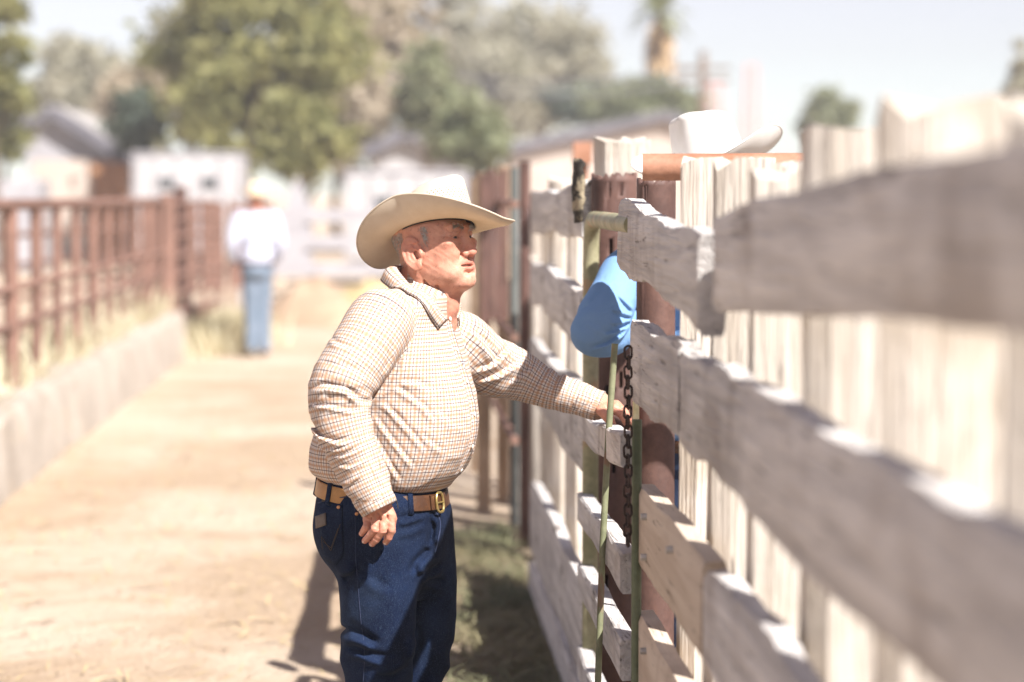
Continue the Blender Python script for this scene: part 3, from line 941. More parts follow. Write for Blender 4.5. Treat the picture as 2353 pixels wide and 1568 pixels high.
# dirt heap by the far fence
def heap(name, label, cx, cy, rx, ry, hz, m, seed, cat):
    r = random.Random(seed); V, F = [], []; n, q = 9, 22
    for j in range(n + 1):
        f = j / n
        for k in range(q):
            a = 2 * math.pi * k / q; e = 1 + .16 * math.sin(3 * a + seed) + r.uniform(-.06, .06)
            V.append((cx + math.cos(a) * rx * f * e, cy + math.sin(a) * ry * f * e, hz * (1 - f ** 1.5) * (1 + r.uniform(-.12, .12)) - .03))
    for j in range(n):
        for k in range(q):
            F.append((j * q + k, (j + 1) * q + k, (j + 1) * q + (k + 1) % q, j * q + (k + 1) % q))
    tag(mesh_obj(name, V, F, m), label, cat)
heap('dirt_heap', 'brown heap of dirt behind the man in the white shirt', P3(725, 450, 31).x, 31, .75, .9, .62, M_mound, 4, 'heap')
heap('straw_heap', 'low tan straw heap beside the brown dirt heap', P3(860, 450, 33).x, 33, .9, .8, .5, M_hay, 6, 'heap')
# mast, poles and wires
for (px, ty, by, w, lab) in ((1724, 148, 330, .22, 'slim haze-pale red mast rising above the white hat'), (1642, 190, 330, .26, 'shorter thick haze-pale red mast beside the slim one')):
    Y = 130; b0 = P3(px, 450, Y); tz = P3(px, ty, Y).z
    root = empty('red_mast', (b0.x, Y, 0)); tag(root, lab, 'mast')
    for (sx, sy) in ((-1, -1), (1, -1), (1, 1), (-1, 1)):
        o = MB().tube([(b0.x + sx * w * 2, Y + sy * w * 2, -.1), (b0.x + sx * w, Y + sy * w, tz)], .09, 8).build('mast_leg', M_mast, None, True); keep_parent(o, root)
    for k in range(9):
        z = tz * (k + 1) / 9.2; e = w * (2 - z / tz)
        o = MB().box((b0.x, Y, z), (2 * e, 2 * e, .14)).build('mast_brace', M_mast); keep_parent(o, root)
b0 = P3(1614, 450, 75); up = empty('utility_pole', (b0.x, 75, 0)); tag(up, 'brown utility pole carrying two wires across the trees', 'pole')
o = MB().tube([(b0.x, 75, -.1), (b0.x, 75, P3(1614, 118, 75).z)], .13, 10).build('pole', M_pole, None, True); keep_parent(o, up)
for (py, dz) in ((158, 0), (186, 0)):
    z = P3(1614, py, 75).z
    o = MB().box((b0.x, 74.9, z), (1.7, .12, .12)).build('crossarm', M_pole); keep_parent(o, up)
    pts = [(b0.x - 9.2 * f, 75 - 2 * f, z - .5 * math.sin(math.pi * f * .9)) for f in np.linspace(0, 1.6, 14)]
    o = MB().tube(pts, .035, 6, False).build('wire', M_dark_trim, None, True); keep_parent(o, up)

# ------------------------------------------------------------------ trees
def tree(name, label, px, Y, py_top, py_low, w_px, m, seed, clumps=70, leaves=75, leaf=.16, group=None, trunk=True, flat=1.0):
    r = random.Random(seed); nr = np.random.RandomState(seed)
    b0 = P3(px, 450, Y); zt, zl = P3(px, py_top, Y).z, max(.3, P3(px, py_low, Y).z); rx = w_px / 2 * Y / VIEW_F
    root = empty(name, (b0.x, Y, 0)); tag(root, label, 'tree', group)
    tr = MB(); top = Vector((b0.x + r.uniform(-.2, .2), Y, zl + (zt - zl) * .55))
    tr.tube([(b0.x, Y, -.1), (b0.x + r.uniform(-.1, .1), Y, zl * .6), (top.x, Y, top.z)], [max(.10, rx * .09), max(.08, rx * .07), .04], 10)
    for k in range(6):
        a = r.uniform(0, 6.28); s = Vector((b0.x, Y, zl * .7 + (zt - zl) * r.uniform(0, .35)))
        e = s + Vector((math.cos(a) * rx * .6, math.sin(a) * rx * .6, (zt - zl) * r.uniform(.2, .45)))
        tr.tube([s, s.lerp(e, .5) + Vector((0, 0, .15)), e], [.07, .05, .02], 7)
    o = tr.build('trunk', M_bark, None, True); keep_parent(o, root)
    cz, rz = (zt + zl) / 2, (zt - zl) / 2
    d = nr.normal(size=(clumps, 3)); d /= np.linalg.norm(d, axis=1)[:, None]
    ph_, th_ = np.arctan2(d[:, 1], d[:, 0]), np.arccos(d[:, 2])
    lobe = .78 + .22 * np.sin(3 * ph_ + seed) * np.sin(2 * th_ + seed * 1.7) + .16 * np.sin(5 * ph_ - 2 * th_ + seed * .6)
    q = np.sqrt(nr.uniform(.30, 1.0, (clumps, 1))) * lobe[:, None] * 1.12
    cc = np.array([b0.x, Y, cz]) + d * q * .86 * np.array([rx, rx, rz])
    P = nr.normal(size=(clumps, leaves, 3)) * (rx * nr.uniform(.14, .30, (clumps, 1, 1)) * .55) * np.array([1, 1, .75 * flat])
    C3 = (cc[:, None] + P).reshape(-1, 3); C3 = C3[C3[:, 2] > .2]
    u = nr.normal(size=C3.shape); u /= np.linalg.norm(u, axis=1)[:, None]
    w = np.cross(u, nr.normal(size=C3.shape)); w /= np.linalg.norm(w, axis=1)[:, None]
    s = leaf * nr.uniform(.6, 1.4, (len(C3), 1))
    V = np.stack([C3 - u * s, C3 + w * s * .5, C3 + u * s, C3 - w * s * .5], 1).reshape(-1, 3)
    F = np.arange(len(V)).reshape(-1, 4)
    o = mesh_obj('crown', V, F, m, None, False); keep_parent(o, root)
    return root
TR = [
 ('leafy_tree', 'bright green tree cut by the upper left corner of the view', -10, 52, -120, 470, 190, M_leaf_olive, 1),
 ('leafy_tree', 'dusty grey green tree rising behind the gabled house roof', 205, 88, 75, 400, 300, M_leaf_pale, 2),
 ('leafy_tree', 'pale tan tree between the grey green tree and the big olive tree', 300, 70, 140, 330, 190, M_leaf_tan, 21),
 ('leafy_tree', 'dark shaded bushy tree just behind the roof of the gabled house', 325, 60, 195, 370, 150, M_leaf_dark, 3),
 ('leafy_tree', 'big olive green tree filling the sky above the white trailer', 575, 56, -210, 425, 560, M_leaf_olive, 4),
 ('leafy_tree', 'low olive green tree in front of the big one over the trailer end', 690, 52, 190, 440, 250, M_leaf_olive, 5),
 ('leafy_tree', 'tall dry tan tree behind the hat of the old man', 850, 80, -160, 420, 330, M_leaf_tan, 6),
 ('leafy_tree', 'grey green tree standing between the dry tan tree and the sky gap', 985, 66, 100, 320, 170, M_leaf_mid, 7),
 ('leafy_tree', 'rounded green bush tree right of the old man with a dark underside', 1085, 58, 225, 400, 210, M_leaf_mid, 8),
 ('leafy_tree', 'large pale grey tree leaning across the middle of the skyline', 1240, 105, -20, 330, 400, M_leaf_pale, 9),
 ('leafy_tree', 'dusty tall tree with sky showing through beside the wires', 1060, 110, -60, 300, 190, M_leaf_pale, 10),
 ('leafy_tree', 'dark blue green tree below the palm', 1345, 90, 195, 290, 190, M_leaf_dark, 11),
 ('leafy_tree', 'yellowish green hedge tree under the palm above the pale bungalow', 1470, 84, 170, 330, 270, M_leaf_mid, 12),
 ('leafy_tree', 'small green tree showing left of the blurred slabs', 1905, 95, 195, 400, 160, M_leaf_mid, 13),
 ('leafy_tree', 'dry tan tree filling the gap right of the big olive tree', 775, 76, -60, 430, 260, M_leaf_tan, 15),
 ('leafy_tree', 'pale dusty tree closing the skyline between hat and wires', 1140, 96, 60, 340, 240, M_leaf_pale, 16),
 ('leafy_tree', 'pale tree crown left behind the big olive tree', 430, 82, -60, 400, 250, M_leaf_pale, 17),
 ('leafy_tree', 'tree crown at the right edge of the sky', 2352, 70, 85, 330, 120, M_leaf_pale, 14),
]
for t in TR:
    big = t[6] > 250
    tree(*t, clumps=110 if big else 60, leaves=80 if big else 60, leaf=.20 if t[3] > 75 else .15, group='trees along the skyline')
# palm with a skirt of dry fronds
def palm(px, Y, py_top):
    b0 = P3(px, 450, Y); zt = P3(px, py_top, Y).z; root = empty('palm_tree', (b0.x, Y, 0)); tag(root, 'palm tree with green fronds and a tan dry skirt', 'palm')
    o = MB().tube([(b0.x, Y, -.1), (b0.x + .05, Y, zt * .6), (b0.x, Y, zt)], [.32, .26, .24], 12).build('trunk', M_bark, None, True); keep_parent(o, root)
    r = random.Random(3)
    sk, fr = MB(), MB()
    for k in range(90):
        a = r.uniform(0, 6.28); z = zt - r.uniform(.0, 1.7); L = r.uniform(.6, 1.0); w = .09
        d = Vector((math.cos(a), math.sin(a), 0)); s = Vector((-d.y, d.x, 0)) * w
        p = Vector((b0.x, Y, z)) + d * .2; q = p + d * .35 - Vector((0, 0, L * .5)); e = p + d * .4 - Vector((0, 0, L))
        sk.add([p - s, p + s, q + s, q - s, e], [(0, 1, 2, 3), (3, 2, 4)])
    for k in range(46):
        a = r.uniform(0, 6.28); el = r.uniform(-.5, 1.2); L = r.uniform(1.2, 1.7)
        d = Vector((math.cos(a) * math.cos(el), math.sin(a) * math.cos(el), math.sin(el))); s = Vector((-math.sin(a), math.cos(a), 0)) * .16
        p = Vector((b0.x, Y, zt)); q = p + d * L * .6; e = p + d * L - Vector((0, 0, .35))
        fr.add([p - s * .2, p + s * .2, q + s, q - s, e], [(0, 1, 2, 3), (3, 2, 4)])
    o = sk.build('dry_skirt', M_palm_skirt); keep_parent(o, root)
    o = fr.build('fronds', M_leaf_mid); keep_parent(o, root)
palm(1515, 88, 35)

# ================================================================== people: materials
def plaid_mat():
    m, nt, b = new_mat('cream_plaid_cotton')
    h = NT(nt)
    uv = nt.nodes.new('ShaderNodeUVMap'); uv.uv_map = 'UVMap'
    sx = nt.nodes.new('ShaderNodeSeparateXYZ'); nt.links.new(uv.outputs[0], sx.inputs[0])
    def lines(c, period, width, off, soft):
        f = h.math('FRACT', h.math('MULTIPLY_ADD', c, 1 / period, off))
        d = h.math('MULTIPLY', h.math('ABSOLUTE', h.math('SUBTRACT', f, .5)), period)
        return h.ramp(d, width / 2 + soft, width / 2 - soft)
    u, v = sx.outputs[0], sx.outputs[1]
    P = .0185
    col = (.61, .54, .485)
    tan = (.40, .205, .10); dark = (.07, .042, .048)
    c = h.mix(h.math('MULTIPLY', lines(u, P, .0056, .5, .0016), .64), col, tan)
    c = h.mix(h.math('MULTIPLY', lines(v, P, .0056, .5, .0016), .64), c, tan)
    c = h.mix(h.math('MULTIPLY', lines(u, P, .0021, .0, .0005), .78), c, dark)
    c = h.mix(h.math('MULTIPLY', lines(v, P, .0021, .0, .0005), .78), c, dark)
    nt.links.new(c, b.inputs['Base Color'])
    b.inputs['Roughness'].default_value = .85
    b.inputs['Specular IOR Level'].default_value = .15
    v3 = h.coords('Object')
    n = h.noise(v3, 55, 4, .6, 1.6); n2 = h.noise(v3, 900, 2, .5)
    nb = h.bump(n, .35, .006, None)
    h.bump(n2, .15, .0006, b, nb)
    return m
M_plaid = plaid_mat()
def denim_mat(name, c1, c2, worn):
    m, nt, b = new_mat(name)
    h = NT(nt)
    v = h.coords('Object')
    n1 = h.noise(v, 7, 5, .6, .4); n2 = h.noise(v, 420, 2, .6)
    vs = h.coords('Object', (700, 700, 90)); slub = h.noise(vs, 1, 2, .6)
    c = h.mix(h.ramp(n1, .35, .7), c1, c2)
    c = h.mix(h.math('MULTIPLY', h.ramp(h.noise(v, 4.5, 3, .5), .5, .72), .16), c, worn)
    c = h.mix(h.math('MULTIPLY', h.ramp(n2, .5, .8), .40), c, worn)
    c = h.mix(h.math('MULTIPLY', h.ramp(slub, .55, .8), .3), c, worn)
    nt.links.new(c, b.inputs['Base Color'])
    b.inputs['Roughness'].default_value = .9
    b.inputs['Specular IOR Level'].default_value = .12
    n3 = h.noise(v, 30, 3, .6, 1)
    nb = h.bump(n3, .35, .006, None)
    h.bump(n2, .35, .001, b, nb)
    return m
M_denim = denim_mat('dark_blue_denim', (.0026, .0062, .021), (.0065, .014, .041), (.062, .098, .165))
M_denim_pale = denim_mat('faded_blue_denim', (.13, .17, .22), (.19, .23, .29), (.25, .30, .36))
M_denim_black = denim_mat('work_denim', (.02, .03, .06), (.03, .045, .09), (.06, .08, .12))
def skin_mat():
    m, nt, b = new_mat('weathered_skin')
    h = NT(nt)
    v = h.coords('Object')
    at_ = nt.nodes.new('ShaderNodeAttribute'); at_.attribute_name = 'tint'
    sp = nt.nodes.new('ShaderNodeSeparateColor'); nt.links.new(at_.outputs['Color'], sp.inputs[0])
    n1 = h.noise(v, 40, 4, .6, .3); n2 = h.noise(v, 190, 4, .65); n3 = h.noise(v, 95, 2, .5, .8)
    c = h.mix(h.ramp(n1, .35, .68), (.60, .305, .205), (.52, .235, .155))
    c = h.mix(h.math('MULTIPLY', h.ramp(n3, .62, .70), .42), c, (.27, .10, .065))
    c = h.mix(h.math('MULTIPLY', h.ramp(n2, .55, .8), .30), c, (.60, .31, .21))
    c = h.mix(h.math('MULTIPLY', sp.outputs[0], .85), c, (.45, .105, .080))
    c = h.mix(h.math('MULTIPLY', h.math('MULTIPLY', sp.outputs[1], h.ramp(h.noise(v, 700, 2, .5), .45, .65)), .35), c, (.62, .47, .40))
    nt.links.new(c, b.inputs['Base Color'])
    b.inputs['Roughness'].default_value = .52
    b.inputs['Specular IOR Level'].default_value = .38
    b.inputs['Subsurface Weight'].default_value = .22
    b.inputs['Subsurface Radius'].default_value = (.012, .004, .0022)
    b.inputs['Subsurface Scale'].default_value = .5
    wr = h.noise(v, 110, 3, .6, .6)
    nb = h.bump(wr, .22, .003, None)
    h.bump(n2, .35, .0016, b, nb)
    return m
M_skin = skin_mat()
M_skin_far = patchy('sunburnt_skin', (.46, .20, .13), (.52, .25, .17), 12, .6, .1, .002, 60)
def straw_mat(name, c1, c2, trans, vents=True, fr=95, dark=(.10, .055, .04), band_z=(.030, .064)):
    m, nt, b = new_mat(name)
    h = NT(nt)
    uv = nt.nodes.new('ShaderNodeUVMap'); uv.uv_map = 'UVMap'
    sx = nt.nodes.new('ShaderNodeSeparateXYZ'); nt.links.new(uv.outputs[0], sx.inputs[0])
    u, v = sx.outputs[0], sx.outputs[1]
    weave = h.math('MULTIPLY', h.math('SINE', h.math('MULTIPLY', u, 2100)), h.math('SINE', h.math('MULTIPLY', v, 2100)))
    n1 = h.noise(h.coords('Object'), 30, 4, .6)
    c = h.mix(h.ramp(n1, .3, .7), c1, c2)
    if vents:
        a = h.math('ADD', h.math('MULTIPLY', u, fr), h.math('MULTIPLY', v, fr)); d = h.math('SUBTRACT', h.math('MULTIPLY', u, fr), h.math('MULTIPLY', v, fr))
        f1 = h.math('ABSOLUTE', h.math('SUBTRACT', h.math('FRACT', a), .5)); f2 = h.math('ABSOLUTE', h.math('SUBTRACT', h.math('FRACT', d), .5))
        hole = h.math('MULTIPLY', h.ramp(f1, .25, .14), h.ramp(f2, .25, .14))
        band = h.math('MULTIPLY', h.ramp(v, band_z[0] - .002, band_z[0] + .002), h.ramp(v, band_z[1] + .002, band_z[1] - .002))
        hole = h.math('MULTIPLY', hole, band)
        c = h.mix(hole, c, dark)
    nt.links.new(c, b.inputs['Base Color'])
    b.inputs['Roughness'].default_value = .6
    b.inputs['Specular IOR Level'].default_value = .3
    h.bump(weave, .10, .0005, b)
    tr = nt.nodes.new('ShaderNodeBsdfTranslucent')
    nt.links.new(h.mix(.5, c, (.95, .70, .34)), tr.inputs['Color'])
    mx = nt.nodes.new('ShaderNodeMixShader'); mx.inputs[0].default_value = trans
    nt.links.new(b.outputs[0], mx.inputs[1]); nt.links.new(tr.outputs[0], mx.inputs[2])
    nt.links.new(mx.outputs[0], nt.nodes['Material Output'].inputs['Surface'])
    return m
M_straw = straw_mat('cream_straw_weave', (.67, .575, .45), (.72, .63, .51), .27)
M_straw_white = straw_mat('white_straw_weave', (.74, .71, .67), (.78, .75, .72), .12, True, 130, (.36, .32, .28), (.012, .034))
M_felt = patchy('tan_straw_hat', (.62, .49, .33), (.70, .57, .40), 8, .8, .1, .003, 60)
M_sweatband = patchy('black_sweatband', (.015, .012, .012), (.03, .025, .022), 20, .6, .1, .002, 60)
M_leather = patchy('tan_leather', (.44, .22, .07), (.52, .28, .10), 16, .5, .25, .002, 90)
M_leather_dark = patchy('tooled_brown_leather', (.055, .021, .008), (.085, .034, .013), 26, .5, .6, .003, 90, c3=(.05, .02, .009), c3amt=(.55, .62))
M_patch = patchy('grey_leather_patch', (.12, .09, .07), (.16, .125, .10), 30, .7, .2, .001, 120)
M_brass = patchy('worn_brass', (.62, .46, .16), (.75, .58, .25), 40, .32, .1, .001, 120, metallic=.9)
M_copper = patchy('copper_rivet', (.55, .27, .13), (.65, .34, .18), 40, .4, .1, .001, 120, metallic=.7)
M_thread = patchy('stitch_thread', (.02, .03, .07), (.035, .045, .09), 60, .9, 0, .001, 90)
M_thread_gold = patchy('gold_thread', (.05, .035, .022), (.075, .05, .03), 60, .9, 0, .001, 90)
M_button = patchy('pearl_button', (.74, .68, .60), (.80, .75, .68), 60, .3, 0, .001, 90)
M_hair = patchy('grey_hair', (.30, .265, .225), (.58, .54, .48), 160, .6, 0, .001, 300)
M_hair_dark = patchy('dark_brown_hair', (.045, .03, .022), (.08, .05, .035), 60, .6, 0, .001, 90)
M_nail = patchy('pale_fingernail', (.66, .46, .36), (.72, .52, .42), 60, .35, 0, .001, 90)
M_tooth = patchy('ivory_teeth', (.70, .62, .50), (.76, .68, .56), 60, .35, 0, .001, 90)
M_mouth = patchy('mouth_lining', (.10, .02, .02), (.14, .03, .03), 30, .5, 0, .001, 60)
M_boot = patchy('brown_boot_leather', (.12, .06, .03), (.18, .09, .05), 10, .5, .2, .002, 60)
M_tag_white = patchy('woven_white_tag', (.70, .67, .64), (.76, .73, .70), 60, .9, 0, .001, 90)
M_tag_dark = patchy('woven_navy_thread', (.05, .05, .08), (.07, .07, .10), 60, .9, 0, .001, 90)
def cloth_plain(name, c1, c2, worn):
    m = denim_mat(name, c1, c2, worn); return m
M_blue_shirt = cloth_plain('sky_blue_chambray', (.16, .29, .50), (.18, .31, .52), (.24, .37, .56))
M_white_shirt = cloth_plain('white_cotton', (.44, .455, .54), (.48, .495, .58), (.52, .535, .61))
M_grey_shirt = cloth_plain('pale_grey_cotton', (.50, .48, .48), (.56, .54, .54), (.60, .58, .58))
def eye_mat():
    m, nt, b = new_mat('eye')
    h = NT(nt)
    tc = nt.nodes.new('ShaderNodeTexCoord')
    sx = nt.nodes.new('ShaderNodeSeparateXYZ'); nt.links.new(tc.outputs['Object'], sx.inputs[0])
    r = h.math('SQRT', h.math('ADD', h.math('POWER', sx.outputs[1], 2), h.math('POWER', sx.outputs[2], 2)))
    c = h.mix(h.ramp(r, .0058, .0052), (.25, .18, .15), (.04, .028, .02))
    c = h.mix(h.ramp(r, .0026, .0021), c, (.005, .005, .005))
    nt.links.new(c, b.inputs['Base Color'])
    b.inputs['Roughness'].default_value = .4
    return m
M_eye = eye_mat()

# ================================================================== the old man
MX, MY, MA = -.02, 6.0, rad(22)
mca, msa = math.cos(MA), math.sin(MA)
def MF(f, l, z): return Vector((MX + f * mca + l * msa, MY - f * msa + l * mca, z))
def to_fl(P):
    dx, dy = P[:, 0] - MX, P[:, 1] - MY
    return dx * mca - dy * msa, dx * msa + dy * mca
def px(*rows):
    """rows of (px, py, Y, r) -> world rows"""
    return [tuple(at(a, b, c)) + (r,) for a, b, c, r in rows]
man = empty('person', (MX, MY, 0))
tag(man, 'old man in a cream straw hat, plaid shirt and dark jeans leaning on the gate', 'person')
def mpart(name, V, F, m, parent=None, smooth=True, uv=None, label=None):
    o = mesh_obj(name, V, F, m, None, smooth, uv)
    keep_parent(o, parent or man)
    if parent is not None: o.matrix_parent_inverse = Matrix()
    if label: o['label'] = label
    return o

# ------------------------------------------------------------------ shirt
tor = table([.905, .925, .95, .985, 1.04, 1.10, 1.16, 1.22, 1.285, 1.34, 1.385, 1.415, 1.438],
            [.000, .000, .000, .004, .012, .018, .022, .026, .036, .050, .070, .088, .095],      # centre
            [.120, .148, .172, .196, .212, .216, .206, .184, .152, .122, .102, .082, .045],      # front
            [.135, .160, .182, .184, .176, .166, .158, .150, .138, .120, .098, .066, .028],      # back
            [.130, .158, .178, .188, .194, .196, .198, .200, .200, .190, .160, .100, .040])      # side
def torso_d(P, tb=tor, tilt=.095, n=2.25):
    f, l = to_fl(P)
    zz = P[:, 2] + tilt * f
    cf, af, ab, b = tb(zz)
    df = f - cf
    a = np.where(df > 0, af, ab)
    rho = ((np.abs(df) / a) ** n + (np.abs(l) / b) ** n) ** (1 / n)
    q = np.hypot(df, l)
    d = np.where(rho < .3, -.07, q * (1 - 1 / np.maximum(rho, .05)))
    return d
def sleeve_fold(seed, amp, el):
    r = np.random.RandomState(seed)
    def fn(v, ang, t):
        Q = np.stack([v * 1.0, np.cos(ang) * .035, np.sin(ang) * .035], 1)
        Q[:, 0] += .035 * np.sin(ang + 1.1 * seed); w = waves(Q, 62, seed, 6); w2 = waves(Q, 150, seed + 1, 5); wm = .5 + .5 * waves(Q, 24, seed + 7, 4)
        ridge = (1 - np.clip(np.abs(w) * 1.9, 0, 1)) ** 1.6 * (.35 + 1.3 * np.clip(wm, 0, 1))
        bend = np.exp(-((t - el) / .16) ** 2) + .75 * np.exp(-((t - .92) / .12) ** 2) + .06
        return amp * bend * (ridge * .8 + .35 * w2 - .25) * np.clip(t * 6, 0, 1)
    return fn
sleeve_R = Tube(px((926, 668, 5.90, .010), (908, 694, 5.875, .040), (882, 730, 5.835, .080), (837, 803, 5.78, .081), (792, 876, 5.745, .079), (781, 935, 5.73, .074), (797, 1005, 5.72, .066), (826, 1075, 5.712, .058), (850, 1128, 5.705, .052), (866, 1160, 5.70, .045)), 5, sleeve_fold(3, .0034, .57))
sleeve_L = Tube(px((978, 722, 6.045, .012), (1008, 745, 6.068, .046), (1050, 782, 6.10, .080), (1110, 836, 6.16, .080), (1188, 862, 6.205, .066), (1255, 893, 6.20, .050), (1315, 911, 6.185, .044), (1368, 930, 6.17, .040)), 5, sleeve_fold(8, .0036, .55), ref=(0, 0, 1))
sg = Grid((-.26, 5.58, .88), (.58, 6.40, 1.50), .0042)
sg.op(torso_d, sg.lo, sg.lo + sg.n * sg.h)
# broad cloth tension over the body
def body_wrinkle(P):
    f, l = to_fl(P)
    Q = np.stack([P[:, 0] * .8 + P[:, 2] * .8, P[:, 2] * .9 - P[:, 0] * .55, P[:, 1] * .8], 1)
    w = waves(Q, 42, 21, 6)
    low = np.clip((1.22 - P[:, 2]) / .2, 0, 1)
    return -(.0007 + .0016 * low) * (1 - np.clip(np.abs(w) * 1.9, 0, 1)) ** 1.5 * 1.6
sg.op(body_wrinkle, sg.lo, sg.lo + sg.n * sg.h, 0, 'plus')
for tb in (sleeve_R, sleeve_L):
    lo, hi = tb.bounds(.03); sg.op(tb.d, lo, hi, .012)
def fold(pts, amp, w, side=1, y0=5.55, y1=6.0):
    crease(sg, [at(a, b, 5.80) for a, b in pts], amp, w, y0, y1, side)
Z2 = lambda *pts: [(660.7 + .36636 * a, 574.5 + .36636 * b) for a, b in pts]
for pts, amp, w, sd in (
    (((640, 850), (760, 930), (850, 1000), (930, 1110)), .010, .0085, 1),
    (((560, 940), (650, 1030), (760, 1150), (870, 1290)), .011, .0085, 1),
    (((520, 1020), (600, 1140), (700, 1270), (800, 1400)), .010, .008, 1),
    (((505, 1130), (570, 1250), (640, 1370), (710, 1490)), .011, .008, 1),
    (((510, 1260), (560, 1360), (620, 1460)), .008, .007, 1),
    (((700, 840), (800, 850), (900, 900)), .010, .010, 1),
    (((740, 640), (720, 740), (640, 870), (500, 975)), .012, .010, -1),
    (((690, 560), (660, 700), (600, 800)), .005, .010, -1),
    (((800, 1150), (900, 1230), (980, 1300)), .005, .009, 1),
    (((900, 1000), (1000, 1090), (1060, 1180)), .004, .009, 1)):
    fold(Z2(*pts), amp * .47, w * .78, sd, 5.60, 5.98)
for pts, amp, w, sd in (
    (((140, 880), (250, 845), (370, 865), (480, 965)), .013, .0095, 1),
    (((130, 960), (260, 960), (380, 985), (455, 1000)), .008, .007, 1),
    (((115, 1060), (200, 1150), (320, 1185), (430, 1160)), .011, .008, 1),
    (((150, 1180), (240, 1225), (340, 1230), (420, 1190)), .008, .007, -1),
    (((270, 1270), (360, 1255), (440, 1230), (500, 1180)), .008, .0065, 1),
    (((300, 1330), (400, 1330), (470, 1300), (520, 1250)), .006, .006, 1),
    (((330, 1440), (400, 1420), (450, 1370)), .008, .006, -1),
    (((250, 560), (330, 600), (420, 620)), .005, .008, 1),
    (((200, 720), (330, 730), (460, 760)), .004, .010, 1)):
    fold(Z2(*pts), amp * .80, w * .80, sd, 5.56, 5.84)
for pts, amp, w, sd in (
    (((1075, 765), (1110, 800), (1150, 860)), .008, .009, 1),
    (((1095, 880), (1150, 860), (1200, 815)), .009, .008, 1),
    (((1090, 905), (1160, 890), (1230, 850)), .008, .008, 1),
    (((1180, 915), (1220, 890), (1260, 860)), .007, .007, 1),
    (((1240, 935), (1270, 905), (1300, 870)), .007, .006, 1),
    (((1290, 940), (1306, 915), (1330, 880)), .008, .006, 1)):
    fold(pts, amp, w, sd, 6.0, 6.30)
# shirt hem tucked in: cut the bottom
sg.op(lambda P: (.925 - (P[:, 2] + .095 * to_fl(P)[0])), (-.26, 5.58, .86), (.30, 6.40, .97), .012, 'and')
sV, sF = sg.mesh()
# weave coordinates: body, yoke and each sleeve are separate pieces of cloth
dT = torso_d(sV); R_, L_ = sleeve_R.params(sV), sleeve_L.params(sV)
dR, dL = R_[0] - R_[3], L_[0] - L_[3]
f_, l_ = to_fl(sV); cf_ = tor(sV[:, 2] + .095 * f_)[0]
piece = np.argmin(np.stack([dT, dR - .004, dL - .004], 1), 1)
cf0 = cf_
uv_b = np.stack([np.arctan2(l_, f_ - cf0) * .20, sV[:, 2]], 1)
uv_y = np.stack([l_, f_ + sV[:, 2] * .35], 1)
uv_r = np.stack([R_[2] * .075, R_[1]], 1); uv_l = np.stack([L_[2] * .062, L_[1]], 1)
per = np.array([2 * math.pi * .20, 2 * math.pi * .075, 2 * math.pi * .062])
fp_ = np.sort(piece[sF], axis=1)[:, 2]
e1 = sV[sF[:, 1]] - sV[sF[:, 0]]; e2 = sV[sF[:, 3]] - sV[sF[:, 0]]
fn_ = np.cross(e1, e2); fn_ /= np.maximum(np.linalg.norm(fn_, axis=1), 1e-12)[:, None]
fz_ = sV[sF].mean(1)[:, 2]
UV = np.zeros((len(sF), 4, 2))
for k, src in enumerate((uv_b, uv_r, uv_l)):
    m_ = fp_ == k
    q = src[sF[m_]]
    dd = q[:, :, 0] - q[:, :1, 0]
    q[:, :, 0] = q[:, :1, 0] + (dd + per[k] / 2) % per[k] - per[k] / 2
    UV[m_] = q
yk = (fp_ == 0) & (fz_ > 1.372) & (fn_[:, 2] > .35)
UV[yk] = uv_y[sF[yk]]
shirt = mpart('shirt', sV, sF, M_plaid, None, True, UV.reshape(-1, 2))
sh_bvh = BVHTree.FromPolygons([Vector(v) for v in sV], [tuple(map(int, f)) for f in sF])
def drape(bvh, a, b, off=.002, y0=4.6):
    p0 = at(a, b, y0); d = (p0 - Vector((0, 0, CAM_H))).normalized()
    h, n, _, _ = bvh.ray_cast(p0, d, 4)
    if h is None: return None
    return h + n * off
def drape_strip(bvh, pts, w, off, n=24):
    """a flat ribbon laid on a surface along a line of picture points"""
    S = spline([(a, b, 0) for a, b in pts], max(2, n // max(1, len(pts) - 1)))
    C = [drape(bvh, a, b, off) for a, b, _ in S]; C = [c for c in C if c is not None]
    return C
# cuffs: open rings of doubled cloth
def cuff(tb, v0, v1, r0, r1, flare=.002):
    n, q = 26, 7; V, F, uvs = [], [], []
    i0 = np.interp(v0, tb.L, np.arange(len(tb.L))); i1 = np.interp(v1, tb.L, np.arange(len(tb.L)))
    C0 = np.array([np.interp(i0, np.arange(len(tb.L)), tb.C[:, k]) for k in range(3)]); T = tb.T[-1]
    U, W = tb.U[-1], tb.W[-1]
    for j in range(q):
        f = j / (q - 1); c = C0 + T * (v1 - v0) * f; r = r0 + (r1 - r0) * f
        for k in range(n):
            a = 2 * math.pi * k / n; rr = r * (1 + .04 * math.sin(3 * a + j) + .02 * math.sin(5 * a))
            V.append(c + (U * math.cos(a) + W * math.sin(a) * 1.0) * rr)
    for j in range(q - 1):
        for k in range(n):
            F.append((j * n + k, j * n + (k + 1) % n, (j + 1) * n + (k + 1) % n, (j + 1) * n + k))
            for (jj, kk) in ((j, k), (j, k + 1), (j + 1, k + 1), (j + 1, k)):
                uvs.append((2 * math.pi * kk / n * r0 * 1.05 + .003, jj / (q - 1) * (v1 - v0) + .002))
    o = mpart('cuff', V, F, M_plaid, shirt, True, uvs)
    s = o.modifiers.new('cloth', 'SOLIDIFY'); s.thickness = .003; s.offset = 1
    return o
cuff(sleeve_R, sleeve_R.L[-1] - .050, sleeve_R.L[-1] + .012, .0465, .0425)
cuff(sleeve_L, sleeve_L.L[-1] - .050, sleeve_L.L[-1] + .014, .0395, .0365)
